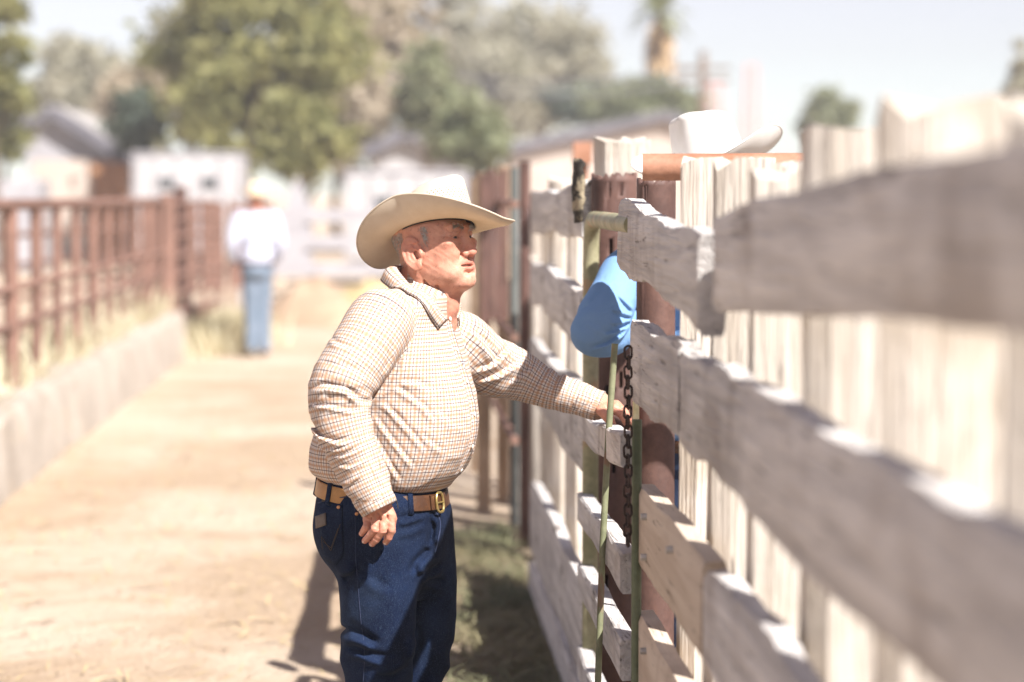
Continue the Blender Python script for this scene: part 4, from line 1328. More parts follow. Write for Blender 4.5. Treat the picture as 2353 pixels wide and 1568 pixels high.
# collar: stand and fall
def collar():
    fold_l = [(.045, 0, 1.466), (.052, -.048, 1.462), (.085, -.077, 1.436), (.124, -.079, 1.398), (.156, -.054, 1.357), (.172, -.014, 1.338)]
    edge_l = [(.010, 0, 1.436), (.016, -.058, 1.432), (.060, -.096, 1.410), (.108, -.101, 1.374), (.138, -.092, 1.346), (.160, -.070, 1.314)]
    base_l = [(.034, 0, 1.428), (.042, -.052, 1.424), (.084, -.081, 1.400), (.128, -.079, 1.365), (.162, -.048, 1.332), (.174, -.010, 1.318)]
    V, F, uvs = [], [], []
    def rib(A, B, C):
        sa, sb, sc = spline(A, 5), spline(B, 5), spline(C, 5)
        return sa, sb, sc
    sa, sb, sc = rib(base_l, fold_l, edge_l)
    n = len(sa)
    left = lambda p: (p[0], -p[1], p[2])
    seq = [i for i in range(n - 1, 0, -1)]
    cols = [('R', i) for i in range(n - 1, -1, -1)] + [('L', i) for i in range(1, n)]
    rows = 8
    for s_, i in cols:
        for j in range(rows):
            if j < 3: p = sa[i] + (sb[i] - sa[i]) * (j / 3)
            else:
                f = (j - 3) / (rows - 4); p = sb[i] + (sc[i] - sb[i]) * f
                p = p + np.array([0, 0, .010 * math.sin(math.pi * f)])
                out = np.array([p[0] - .09, p[1], 0]); out /= max(np.linalg.norm(out), 1e-6)
                p = p + out * (.007 * math.sin(math.pi * min(1, f * 1.2)))
            if s_ == 'L': p = np.array(left(p))
            w = MF(*p)
            if j >= 3:                                   # the fall lies on top of the shirt
                need = .0035 + .005 * math.sin(math.pi * min(1, (j - 3) / (rows - 4)))
                loc, nn, _, dd = sh_bvh.find_nearest(w)
                if loc is not None and (w - loc).dot(nn) < need: w = w + nn * (need - (w - loc).dot(nn))
            V.append(w)
    m = len(cols)
    L = [0]
    for c in range(m - 1):
        L.append(L[-1] + (Vector(V[(c + 1) * rows + 3]) - Vector(V[c * rows + 3])).length)
    for c in range(m - 1):
        for j in range(rows - 1):
            F.append((c * rows + j, (c + 1) * rows + j, (c + 1) * rows + j + 1, c * rows + j + 1))
            for (cc, jj) in ((c, j), (c + 1, j), (c + 1, j + 1), (c, j + 1)):
                uvs.append((L[cc] * 1.15, jj * .0095))
    o = mpart('collar', V, F, M_plaid, shirt, True, uvs)
    s = o.modifiers.new('cloth', 'SOLIDIFY'); s.thickness = .0028; s.offset = 1
collar()
# button band with buttons
def placket():
    V, F, uvs = [], [], []; n = 60
    for j in range(n + 1):
        z = 1.335 - (1.335 - .955) * j / n
        for k, dl in enumerate((-.017, -.0165, -.006, .006, .0165, .017)):
            p0 = MF(.6, dl, z); d = MF(-1, dl, z) - p0
            h, nn, _, _ = sh_bvh.ray_cast(p0, d.normalized(), 2)
            if h is None: h = MF(.2, dl, z); nn = Vector((1, 0, 0))
            V.append(h + Vector((mca, -msa, 0)) * (.0035 if 0 < k < 5 else -.001))
    for j in range(n):
        for k in range(5):
            F.append((j * 6 + k, j * 6 + k + 1, (j + 1) * 6 + k + 1, (j + 1) * 6 + k)[::-1])
            for (jj, kk) in ((j, k), (j, k + 1), (j + 1, k + 1), (j + 1, k))[::-1]:
                uvs.append((kk * .0066 + .004, jj * .00635))
    mpart('button_band', V, F, M_plaid, shirt, True, uvs)
    for z in (1.338, 1.262, 1.185, 1.105, 1.025, .965):
        p0 = MF(.6, -.002, z); h, nn, _, _ = sh_bvh.ray_cast(p0, (MF(-1, -.002, z) - p0).normalized(), 2)
        if h is None: continue
        c = h + Vector((mca, -msa, 0)) * .0045
        o = MB().tube([c, c + nn * .0025], [.0055, .005], 14).build('button', M_button, None, True); keep_parent(o, shirt); o.matrix_parent_inverse = Matrix()
placket()
# seams: armhole, yoke and side, thin raised ridges of cloth
def seam(bvh, pts, m, parent, r=.0008, off=.0004, name='seam'):
    C = drape_strip(bvh, pts, 0, off)
    if len(C) > 3:
        o = MB().tube(C, r, 6).build(name, m, None, True); keep_parent(o, parent); o.matrix_parent_inverse = Matrix()
def plain_plaid_copy():
    m = patchy('cream_seam_cloth', (.62, .54, .46), (.70, .62, .54), 60, .9, .2, .001, 120); return m
M_seam = plain_plaid_copy()
seam(sh_bvh, Z2((440, 285), (520, 290), (600, 330), (655, 390), (700, 480), (745, 560), (760, 640)), M_seam, shirt)
seam(sh_bvh, Z2((500, 1010), (497, 1090), (500, 1180)), M_seam, shirt)
# small woven tag on the chest pocket
tg = empty('pocket_tag'); tg.parent = shirt
c = drape(sh_bvh, 1061, 839, .0025)
if c is not None:
    ang = Matrix.Rotation(-MA + rad(78), 3, 'Z')
    bpy.data.objects.remove(tg)
    o = MB().box(c, (.014, .0016, .017), Matrix.Rotation(rad(40), 3, 'Z')).build('pocket_tag', M_tag_dark); keep_parent(o, shirt); o.matrix_parent_inverse = Matrix()
    tgp = o
    R40 = Matrix.Rotation(rad(40), 3, 'Z')
    for (x, z, w, h_) in ((-.0005, .0, .0105, .0135),):
        q = MB().box(c + R40 @ Vector((x, -.0010, z)), (w, .0012, h_), R40).build('tag_field', M_tag_white); keep_parent(q, tgp); q.matrix_parent_inverse = Matrix()
    for (x, z, w, h_) in ((-.002, .0, .0016, .009), (.0005, .004, .005, .0016), (.0, .0, .004, .0015)):
        q = MB().box(c + R40 @ Vector((x, -.0020, z)), (w, .0010, h_), R40).build('tag_mark', M_tag_dark); keep_parent(q, tgp); q.matrix_parent_inverse = Matrix()

# ------------------------------------------------------------------ jeans
pel = table([.66, .70, .74, .80, .86, .90, .93, .955],
            [.0, .0, .0, .0, .0, .0, .0, .0],
            [.090, .118, .140, .152, .152, .148, .144, .142],
            [.090, .125, .155, .172, .168, .160, .156, .156],
            [.100, .140, .168, .180, .176, .168, .162, .160])
def pelvis_d(P): return torso_d(P, pel, .095, 2.2)
def leg_fold(seed, amp):
    def fn(v, ang, t):
        Q = np.stack([v, np.cos(ang) * .045, np.sin(ang) * .045], 1)
        w = waves(Q, 60, seed, 6)
        bend = .25 + np.exp(-((v - .36) / .07) ** 2) * 1.1 + np.clip((t - .75) * 3, 0, 1)
        return amp * bend * (1 - 1.4 * np.abs(w))
    return fn
leg_R = Tube(px((866, 1190, 5.905, .098), (868, 1300, 5.90, .100), (869, 1400, 5.90, .093), (868, 1500, 5.91, .086), (872, 1600, 5.93, .078), (874, 1750, 5.95, .068), (872, 1886, 5.95, .072)), 5, leg_fold(4, .007))
leg_L = Tube(px((948, 1190, 6.085, .098), (958, 1300, 6.085, .098), (962, 1400, 6.085, .095), (950, 1500, 6.085, .091), (932, 1600, 6.09, .080), (924, 1750, 6.10, .068), (920, 1886, 6.10, .072)), 5, leg_fold(9, .007))
jg = Grid((-.28, 5.72, .05), (.24, 6.27, .97), .0048)
jg.op(pelvis_d, (-.28, 5.72, .64), (.24, 6.27, .97))
for tb in (leg_R, leg_L):
    lo, hi = tb.bounds(.03); jg.op(tb.d, lo, hi, .035)
jg.ell(at(806, 1222, 5.945), (.078, .085, .080), .035)
Z3 = lambda *pts: [(660.7 + .3225 * a, 1062.8 + .3225 * b) for a, b in pts]
def jfold(pts, amp, w, side=1, y0=5.70, y1=6.02):
    crease(jg, [at(a, b, 5.82) for a, b in pts], amp, w, y0, y1, side)
for pts, amp, w, sd, y0, y1 in (
    (((780, 450), (880, 430), (1000, 410)), .007, .010, 1, 5.7, 6.05), (((770, 520), (900, 500), (1010, 470)), .006, .010, 1, 5.7, 6.05),
    (((1060, 400), (1080, 500), (1060, 640)), .010, .010, -1, 5.7, 6.2), (((940, 830), (960, 760), (1060, 680)), .012, .013, 1, 5.7, 6.2),
    (((950, 850), (1040, 880), (1140, 840)), .010, .013, 1, 5.8, 6.2), (((960, 930), (1040, 960), (1120, 1000)), .008, .011, 1, 5.8, 6.2),
    (((400, 750), (480, 800), (560, 830)), .008, .012, 1, 5.7, 6.0), (((350, 815), (410, 780), (500, 720)), .015, .012, -1, 5.7, 6.05),
    (((370, 1310), (450, 1265), (540, 1285), (640, 1340)), .019, .012, 1, 5.7, 6.0), (((400, 1390), (500, 1380), (620, 1420), (760, 1440)), .012, .011, 1, 5.7, 6.0),
    (((400, 1180), (480, 1230), (560, 1270)), .007, .011, 1, 5.7, 6.0), (((620, 1480), (740, 1490), (860, 1430)), .010, .011, -1, 5.7, 6.0),
    (((540, 840), (640, 900), (720, 960)), .004, .014, 1, 5.7, 6.0), (((860, 1250), (900, 1330), (880, 1450)), .010, .011, 1, 5.8, 6.2)):
    jfold(Z3(*pts), amp, w, sd, y0, y1)
jg.op(lambda P: P[:, 2] + .095 * to_fl(P)[0] - .945, (-.28, 5.72, .90), (.24, 6.27, .97), .004, 'and')
jV, jF = jg.mesh()
jeans = mpart('jeans', jV, jF, M_denim)
j_bvh = BVHTree.FromPolygons([Vector(v) for v in jV], [tuple(map(int, f)) for f in jF])
def jsub(o, label=None):
    keep_parent(o, jeans); o.matrix_parent_inverse = Matrix()
    if label: o['label'] = label
    return o
def draped_patch(bvh, quad, off, nu=9, nv=9):
    """a cloth patch laid on a surface; quad corners are picture points tl, tr, br, bl (a lower tip may be given as a fifth)"""
    V, F, ok = [], [], []
    tl, tr, br, bl = [np.array(q, float) for q in quad[:4]]
    tip = np.array(quad[4], float) if len(quad) > 4 else None
    for j in range(nv + 1):
        for i in range(nu + 1):
            u, v = i / nu, j / nv
            bot = bl * (1 - u) + br * u
            if tip is not None: bot = bot + (tip - (bl + br) / 2) * (1 - abs(2 * u - 1))
            p = (tl * (1 - u) + tr * u) * (1 - v) + bot * v
            h = drape(bvh, p[0], p[1], off)
            V.append(h if h is not None else (V[-1] if V else Vector((0, 6, .8))))
    for j in range(nv):
        for i in range(nu):
            a = j * (nu + 1) + i
            F.append((a, a + nu + 1, a + nu + 2, a + 1))
    return V, F
Vp, Fp = draped_patch(j_bvh, Z3((215, 335), (392, 305), (400, 660), (262, 690), (352, 735)), .0028)
pk = jsub(mesh_obj('back_pocket', Vp, Fp, M_denim)); s = pk.modifiers.new('cloth', 'SOLIDIFY'); s.thickness = .0025
Vp, Fp = draped_patch(j_bvh, Z3((212, 388), (284, 362), (286, 448), (216, 472)), .0062, 5, 5)
q = mesh_obj('leather_patch', Vp, Fp, M_patch); keep_parent(q, pk); q.matrix_parent_inverse = Matrix(); s = q.modifiers.new('leather', 'SOLIDIFY'); s.thickness = .002
def jseam(pts, m=M_thread, r=.0010, off=.0012, name='stitching', par=None):
    C = drape_strip(j_bvh, Z3(*pts), 0, off, 30)
    if len(C) > 3:
        o = MB().tube(C, r, 6).build(name, m, None, True); keep_parent(o, par or jeans); o.matrix_parent_inverse = Matrix()
jseam(((258, 530), (262, 600)), M_thread_gold, .0008, .0065, 'pocket_stitching', pk)
for a, b in (((258, 525), (322, 625)), ((270, 560), (322, 605)), ((322, 625), (388, 440)), ((322, 605), (372, 470)), ((258, 525), (264, 615))):
    jseam((a, ((a[0] + b[0]) / 2, (a[1] + b[1]) / 2), b), M_thread_gold, .0007, .0065, 'pocket_stitching', pk)
jseam(((480, 320), (484, 500), (486, 680), (500, 850), (520, 1100), (540, 1260), (548, 1400), (540, 1560)), M_thread, .0010, .0003, 'side_seam')
jseam(((1010, 320), (1070, 380), (1085, 470), (1050, 640)), M_thread, .0018, .001, 'fly_seam')
jseam(((770, 262), (782, 300), (786, 330)), M_thread_gold, .0008, .0015)
jseam(((220, 290), (320, 262), (460, 240)), M_thread, .0016, .001, 'yoke_seam')
for (a, b) in ((372, 322), (498, 368)):
    c = drape(j_bvh, *Z3((a, b))[0], .004)
    if c is not None: jsub(MB().tube([c, c - Vector((0, .0025, 0))], [.0048, .003], 12).build('rivet', M_copper, None, True))
Vp, Fp = draped_patch(j_bvh, Z3((250, 262), (285, 254), (287, 276), (252, 284)), .003, 3, 3)
jsub(mesh_obj('waistband_tag', Vp, Fp, M_thread_gold))

# ------------------------------------------------------------------ belt with buckle and loops
belt = empty('belt', (0, 0, 0)); belt.parent = man; belt.matrix_parent_inverse = Matrix.Translation(man.location).inverted()
def belt_pt(th, dz, off):
    """a point on the belt line: th from the front, towards his left"""
    f0, l0 = math.cos(th), math.sin(th)
    r = .16
    for _ in range(6):
        f = f0 * r; zz = .905 + dz
        cf, af, ab, b = [float(x[0]) for x in pel(np.array([.905 + dz]))]
        a = af if f0 > 0 else ab; n = 2.2
        r = 1 / ((abs(f0) / a) ** n + (abs(l0) / b) ** n) ** (1 / n)
    f = f0 * (r + off); l = l0 * (r + off)
    return MF(f, l, .905 + dz - .105 * f)
def belt_arc(t0, t1, name, m, off=.0060, hgt=.037, n=60):
    V, F = [], []
    prof = [(-.5, -.0045), (-.5, 0), (-.46, .0012), (.46, .0012), (.5, 0), (.5, -.0045)]
    for j in range(n + 1):
        th = t0 + (t1 - t0) * j / n
        for (z, o_) in prof: V.append(belt_pt(th, z * hgt, off + o_))
    q = len(prof)
    for j in range(n):
        for k in range(q):
            F.append((j * q + k, (j + 1) * q + k, (j + 1) * q + (k + 1) % q, j * q + (k + 1) % q))
    F.append(tuple(range(q))); F.append(tuple(n * q + k for k in range(q))[::-1])
    o = mesh_obj(name, V, F, m, None, True); keep_parent(o, belt); o.matrix_parent_inverse = Matrix()
    try: o.data.set_sharp_from_angle(angle=rad(35))
    except Exception: pass
    return o
belt_arc(rad(-100), rad(-262), 'plain_strap', M_leather)
belt_arc(rad(-3), rad(-99.5), 'tooled_strap', M_leather_dark)
belt_arc(rad(2), rad(97), 'tooled_strap', M_leather_dark)
bo = belt_arc(rad(-24), rad(4), 'strap_end', M_leather_dark, .0105, .036, 14)
bk = MB(); ring = []
for k in range(25):
    a = 2 * math.pi * k / 24
    e = (abs(math.cos(a)) ** 3 + abs(math.sin(a)) ** 3) ** (-1 / 3)
    ring.append(belt_pt(rad(-12) + math.cos(a) * e * rad(6.0), math.sin(a) * e * .0235, .0155))
bk.tube(ring, .0034, 8, False)
bk = bk.build('buckle', M_brass, None, True); keep_parent(bk, belt); bk.matrix_parent_inverse = Matrix()
o = MB().tube([belt_pt(rad(-18), .0, .0165), belt_pt(rad(-6), .0, .0175)], .0022, 8).build('buckle_tongue', M_brass, None, True); keep_parent(o, bk); o.matrix_parent_inverse = Matrix()
for th in (-46, -118, -160, 46, 118, 180):
    t = rad(th); V = []; F = []
    for dz in (-.030, -.024, .0, .024, .030):
        off = .001 if abs(dz) > .026 else .0105
        for dt in (-.04, .04): V.append(belt_pt(t + dt, dz, off))
    for j in range(4): F.append((j * 2, j * 2 + 1, j * 2 + 3, j * 2 + 2))
    o = jsub(mesh_obj('belt_loop', V, F, M_denim)); s = o.modifiers.new('cloth', 'SOLIDIFY'); s.thickness = .003

# ------------------------------------------------------------------ head (local frame: f forward, l his left, z up, origin between the eyes' depth)
HY, HP = rad(34), rad(11)
Hf = Vector((math.cos(HY) * math.cos(HP), -math.sin(HY) * math.cos(HP), math.sin(HP)))
Hl = Vector((math.sin(HY), math.cos(HY), 0)); Hz = Hf.cross(Hl)
HM = np.array([list(Hf), list(Hl), list(Hz)]).T
HS = 1.0
H0 = np.array(at(1047, 545, 5.90)) - HM @ (np.array([.084, -.033, -.003]) * HS)
def HW(p): return Vector(HM @ (np.array(p, float) * HS) + H0)
def rotz(a):
    c, s = math.cos(a), math.sin(a); return np.array([[c, -s, 0], [s, c, 0], [0, 0, 1]])
def roty(a):
    c, s = math.cos(a), math.sin(a); return np.array([[c, 0, s], [0, 1, 0], [-s, 0, c]])
hg = Grid((-.135, -.112, -.235), (.140, .112, .130), .0021)
hg.ell((-.014, 0, .030), (.096, .075, .078))
hg.ell((.024, 0, -.016), (.066, .066, .084), .03)
hg.ell((.036, 0, -.078), (.050, .054, .042), .03)
for s in (-1, 1):
    hg.ell((.050, s * .040, -.034), (.034, .027, .032), .02)        # cheek
    hg.ell((.026, s * .047, -.076), (.036, .020, .030), .025)       # jowl
    hg.ell((.056, s * .026, -.092), (.026, .020, .016), .02)
    hg.ell((-.012, s * .058, -.048), (.028, .014, .036), .025)      # jaw angle up to the ear
    hg.ell((.068, s * .048, -.016), (.020, .018, .011), .016)       # cheekbone
hg.ell((.072, 0, -.108), (.023, .028, .020), .016)                 # chin
hg.ell((.056, 0, -.117), (.028, .032, .013), .016)
# neck, wattle and cords
hg.cap((-.040, 0, -.045), (-.085, 0, -.215), .057, .064, .03)
hg.cap((-.010, 0, -.080), (-.048, 0, -.215), .048, .056, .03)
hg.cap((.046, 0, -.110), (.008, 0, -.162), .017, .022, .022)
hg.cap((.008, 0, -.162), (-.040, 0, -.215), .022, .024, .02)
for s in (-1, 1):
    hg.cap((-.032, s * .058, -.058), (-.004, s * .024, -.205), .012, .011, .016)
    hg.cap((.030, s * .018, -.116), (-.006, s * .026, -.195), .007, .009, .010)
    hg.cap((-.070, s * .044, -.070), (-.026, s * .064, -.185), .0022, .0030, .010, 'sub')
    hg.cap((-.012, s * .062, -.070), (.010, s * .042, -.180), .0018, .0030, .010, 'sub')
    hg.cap((.018, s * .046, -.108), (.004, s * .036, -.170), .0015, .0024, .009, 'sub')
    hg.cap((-.085, s * .030, -.100), (-.045, s * .060, -.120), .003, .003, .006, 'sub')
# brow and eyes
for s in (-1, 1):
    hg.cap((.088, s * .010, .018), (.080, s * .044, .021), .0105, .0100, .012)
    hg.ell((.098, s * .031, -.002), (.024, .0185, .0105), .009, None, 'sub')
    hg.ell((.0735, s * .033, .0050), (.0155, .0185, .0105), .004)           # upper lid
    hg.ell((.0705, s * .033, -.0110), (.0155, .0190, .0105), .006)          # lower lid and bag
    hg.ell((.0885, s * .0330, -.0042), (.0095, .0130, .0026), .0012, None, 'sub')   # lid opening
    hg.cap((.0700, s * .054, .002), (.052, s * .066, .007), .0012, .0008, .003, 'sub')  # crow's feet
    hg.cap((.0690, s * .055, -.005), (.052, s * .065, -.010), .0012, .0008, .003, 'sub')
    hg.cap((.0860, s * .022, -.0205), (.0730, s * .047, -.0190), .0016, .0014, .004, 'sub')
# nose
hg.cap((.086, 0, .008), (.100, 0, -.038), .0098, .0120, .010)
hg.ell((.100, 0, -.0440), (.0150, .0140, .0115), .007)
for s in (-1, 1):
    hg.ell((.0885, s * .0150, -.0460), (.0125, .0085, .0095), .005)
    hg.ell((.0985, s * .0078, -.0555), (.0065, .0042, .0045), .002, None, 'sub')
    hg.cap((.0800, s * .0235, -.0400), (.0860, s * .0225, -.0540), .0018, .0018, .0035, 'sub')
    hg.cap((.0850, s * .0235, -.0480), (.0700, s * .0400, -.0790), .0030, .0018, .008, 'sub')   # nasolabial fold
    hg.cap((.0680, s * .0360, -.0840), (.0580, s * .0400, -.1020), .0020, .0016, .006, 'sub')   # marionette line
# mouth: muzzle, lips, parted opening
hg.ell((.064, 0, -.071), (.0235, .040, .021), .014)
for s in (-1, 1):
    hg.cap((.0870, 0, -.0665), (.0825, s * .017, -.0680), .0052, .0050, .004)
    hg.cap((.0825, s * .017, -.0680), (.0660, s * .035, -.0735), .0048, .0028, .004)
    hg.cap((.0855, 0, -.0818), (.0810, s * .017, -.0810), .0066, .0060, .004)
    hg.cap((.0810, s * .017, -.0810), (.0660, s * .033, -.0765), .0054, .0028, .004)
hg.ell((.0860, -.006, -.0745), (.0170, .0240, .0030), .0015, None, 'sub')
for s in (-1, 1): hg.cap((.0800, s * .020, -.0740), (.0650, s * .039, -.0760), .0017, .0013, .0025, 'sub')
hg.cap((.0860, -.018, -.0925), (.0860, .018, -.0925), .0048, .0048, .008, 'sub')      # under lip
hg.cap((.0905, 0, -.0565), (.0875, 0, -.0640), .0022, .0022, .004, 'sub')             # philtrum
# ears
for s in (-1, 1):
    Re = rotz(s * rad(20)) @ roty(rad(-14))
    c = np.array((-.012, s * .0775, -.026))
    def ear(P, c=c, Re=Re, s=s):
        q = (P - c) @ Re
        x, y, z = q[:, 0], q[:, 1] * s, q[:, 2]
        rx = .0215 - .0060 * np.clip(-z / .04, 0, 1); rz = .0385
        rho = np.sqrt((x / rx) ** 2 + (z / rz) ** 2)
        bow = .010 * np.clip(-x / .02, -1, 1) + .003
        disc = np.maximum((rho - 1) * .018, np.abs(y - bow) - .0032)
        front = (x > .010) & (z < .020)
        rim = np.hypot((rho - .93) * .018, y - bow - .0045) - np.where(front, .0010, .0046)
        ro2 = np.sqrt(((x - .001) / .0125) ** 2 + ((z + .004) / .0225) ** 2)
        anti = np.hypot((ro2 - 1) * .013, y - bow - .0040) - np.where(x > .006, .0008, .0036)
        lobe = np.linalg.norm((q - np.array([.006, s * .003, -.0335])) / np.array([1.0, .6, 1.0]), axis=1) - .0092
        return smin(smin(smin(disc, rim, .002), anti, .002), lobe, .005)
    hg.op(ear, c - .06, c + .06, .003)
    cc = c + Re @ np.array([.006, s * .006, -.006]); hg.ell(cc, (.0078, .0100, .0135), .002, Re, 'sub')
    cc = c + Re @ np.array([.0185, s * -.004, -.007]); hg.ell(cc, (.0050, .0050, .0085), .005, Re)   # tragus
# age: uneven flesh
hg.op(lambda P: .0005 * waves(P, 260, 31, 7) + .0004 * waves(P, 130, 32, 6), hg.lo, hg.lo + hg.n * hg.h, 0, 'plus')
hV, hF = hg.mesh()
# colour cues carried by the skin itself: lips, ruddy nose and cheek, white stubble
def gsn(c, r): return np.exp(-(((hV - np.array(c)) / np.array(r)) ** 2).sum(1))
tR = np.clip(sum(gsn((.084, s * .012, -.068), (.012, .020, .0040)) + gsn((.082, s * .010, -.081), (.012, .018, .0055)) for s in (-1, 1)) * .9
     + gsn((.102, 0, -.045), (.02, .02, .016)) * .6 + sum(gsn((.066, s * .045, -.03), (.03, .025, .022)) for s in (-1, 1)) * .4
     + sum(gsn((-.012, s * .085, -.02), (.03, .016, .045)) for s in (-1, 1)) * .4 + gsn((.0, 0, -.17), (.09, .09, .04)) * .35, 0, 1)
tG = np.clip(gsn((.07, 0, -.098), (.04, .05, .030)) * 1.2 + sum(gsn((.04, s * .055, -.085), (.05, .03, .03)) for s in (-1, 1)) * .6, 0, 1) * (1 - tR)
headV = hV * HS @ HM.T + H0

# ------------------------------------------------------------------ hands
def hand_grid(lo, hi): return Grid(lo, hi, .0018)
pxw = lambda a, b, Y: np.array(at(a, b, Y))
def chain(g, pts, rs, k=.0025):
    W = [pxw(*p) for p in pts]
    for i in range(len(W) - 1): g.cap(W[i], W[i + 1], rs[i], rs[i + 1], k)
    return W
c0 = pxw(868, 1190, 5.72)
rg = hand_grid(c0 - np.array((.075, .075, .09)), c0 + np.array((.075, .085, .12)))
K = [(847, 1193, 5.728), (866, 1190, 5.712), (882, 1188, 5.706), (897, 1186, 5.712)]
fing = []
for k, (kn, rest) in enumerate(zip(K, (((842, 1211, 5.716), (834, 1222, 5.732), (831, 1227, 5.742)), ((861, 1217, 5.700), (847, 1234, 5.716), (838, 1243, 5.730)),
                                       ((880, 1219, 5.696), (865, 1240, 5.712), (855, 1250, 5.726)), ((899, 1216, 5.704), (893, 1236, 5.712), (887, 1246, 5.724))))):
    fing.append(chain(rg, (kn,) + rest, (.0115, .0100, .0087, .0077) if k else (.0105, .0090, .0078, .0068), .0012))
wr = pxw(868, 1148, 5.712)
pal = [pxw(a, b, Y + .006) for a, b, Y in K]
for k, p in enumerate(pal): rg.cap(wr + np.array((-.012 + .008 * k, .003, .0)), p, .0165, .0125, .010)
rg.cap(pxw(862, 1112, 5.705), wr, .028, .026, .012)
chain(rg, ((884, 1162, 5.728), (899, 1192, 5.748), (897, 1220, 5.756), (890, 1236, 5.756)), (.015, .0125, .0115, .009), .006)
for k in range(4):
    a, b = pxw(*K[k]), pal[k]
    rg.ell(pxw(K[k][0], K[k][1] - 1, K[k][2] - .004), (.0098, .0088, .0088), .005)
    rg.cap(wr + np.array((-.010 + .007 * k, -.014, -.012)), a + np.array((0, -.0095, .004)), .0022, .0030, .006)    # tendons
for k in range(3):
    mid = (pxw(*K[k]) + pxw(*K[k + 1])) / 2 + np.array((0, -.010, .000)); rg.ell(mid, (.0028, .0045, .006), .004, None, 'sub')
for W in fing:
    for t in (.44, .56):
        p = W[1] * (1 - (t - .5) * 2) if False else W[1] + (W[2] - W[1]) * (t - .5); rg.cap(p + np.array((-.008, -.0105, 0)), p + np.array((.008, -.0105, 0)), .0011, .0011, .002, 'sub')
rg.op(lambda P: .0007 * waves(P, 420, 41, 7), rg.lo, rg.lo + rg.n * rg.h, 0, 'plus')
rV, rF = rg.mesh()
c0 = pxw(1412, 948, 6.15)
lg = hand_grid(c0 - np.array((.085, .09, .07)), c0 + np.array((.07, .09, .06)))
KL = [(1413, 938, 6.128), (1416, 932, 6.150), (1415, 931, 6.172), (1411, 934, 6.192)]
fl_ = []
for k, (kn, rest) in enumerate(zip(KL, (((1429, 953, 6.116), (1437, 967, 6.112), (1441, 978, 6.110)), ((1435, 947, 6.142), (1443, 962, 6.138), (1446, 974, 6.136)),
                                        ((1433, 947, 6.168), (1441, 961, 6.164), (1443, 972, 6.162)), ((1426, 949, 6.190), (1433, 961, 6.187), (1436, 970, 6.186))))):
    fl_.append(chain(lg, (kn,) + rest, (.0118, .0105, .0092, .0080) if k < 3 else (.0108, .0092, .008, .007), .002))
wl_ = pxw(1374, 932, 6.165)
for k, (a, b, Y) in enumerate(KL): lg.cap(wl_ + np.array((.0, -.016 + .010 * k, 0)), pxw(a, b + 3, Y), .0165, .0122, .010)
lg.cap(pxw(1335, 918, 6.175), wl_, .026, .025, .012)
chain(lg, ((1382, 944, 6.130), (1394, 957, 6.108), (1402, 967, 6.102), (1408, 975, 6.102)), (.0150, .0118, .0108, .0085), .006)
lg.op(lambda P: .0007 * waves(P, 420, 43, 7), lg.lo, lg.lo + lg.n * lg.h, 0, 'plus')
lV, lF = lg.mesh()
# the rest of the body, hidden by the clothes
bgd = Grid((-.26, 5.62, .05), (.52, 6.36, 1.46), .012)
bgd.op(lambda P: torso_d(P) + .022, (-.26, 5.7, .9), (.4, 6.36, 1.46))
bgd.op(lambda P: pelvis_d(P) + .022, (-.26, 5.7, .64), (.3, 6.36, .97), .02)
for tb, dr in ((leg_R, .02), (leg_L, .02), (sleeve_R, .018), (sleeve_L, .014)):
    i0 = 10 if tb in (sleeve_R, sleeve_L) else 0
    C = tb.C[i0::3]; R3 = tb.Rr[i0::3]
    for i in range(len(C) - 1): bgd.cap(C[i], C[i + 1], max(.022, R3[i] - dr - .006), max(.022, R3[i + 1] - dr - .006), .01)
bV, bF = bgd.mesh()
allV = np.vstack([headV, rV, lV, bV]); offs = np.cumsum([0, len(headV), len(rV), len(lV)])
allF = np.vstack([hF + offs[0], rF + offs[1], lF + offs[2], bF + offs[3]])
body = mpart('body', allV, allF, M_skin)
tint = np.zeros((len(allV), 4), np.float32); tint[:, 3] = 1
tint[:len(headV), 0] = tR; tint[:len(headV), 1] = tG
tint[offs[1]:offs[3], 0] = .18
ca_ = body.data.color_attributes.new('tint', 'FLOAT_COLOR', 'POINT'); ca_.data.foreach_set('color', tint.ravel())
def bsub(o, label=None):
    keep_parent(o, man)
    if label: o['label'] = label
    return o
def ball(name, c, r, m, M3=None, n=14):
    V, F = [], []
    for j in range(n + 1):
        a = math.pi * j / n
        for k in range(2 * n):
            b = math.pi * k / n; p = Vector((math.cos(a) * r[0], math.sin(a) * math.cos(b) * r[1], math.sin(a) * math.sin(b) * r[2]))
            V.append((M3 @ p) + Vector(c) if M3 is not None else p + Vector(c))
    for j in range(n):
        for k in range(2 * n): F.append((j * 2 * n + k, j * 2 * n + (k + 1) % (2 * n), (j + 1) * 2 * n + (k + 1) % (2 * n), (j + 1) * 2 * n + k))
    return mesh_obj(name, V, F, m)
HM3 = Matrix(HM.tolist())
for s in (-1, 1):
    o = ball('eye', (0, 0, 0), (.0125, .0125, .0125), M_eye)
    o.matrix_world = Matrix.Translation(HW((.0730, s * .033, -.0035))) @ (HM3 @ Matrix.Rotation(rad(-4), 3, 'Z')).to_4x4()
    o.parent = man; o.matrix_parent_inverse = Matrix.Translation(man.location).inverted()
tm = MB()
for k in range(9):
    a = (k - 4) * .0046; tm.box(HW((.0780 - abs(a) ** 2 * 16, a, -.0725)), (.0040 * HS, .0042, .0052), HM3)
teeth = bsub(tm.build('teeth', M_tooth)); teeth['kind'] = 'stuff'
bsub(ball('mouth_lining', HW((.066, 0, -.0745)), (.010, .020, .007), M_mouth, HM3))
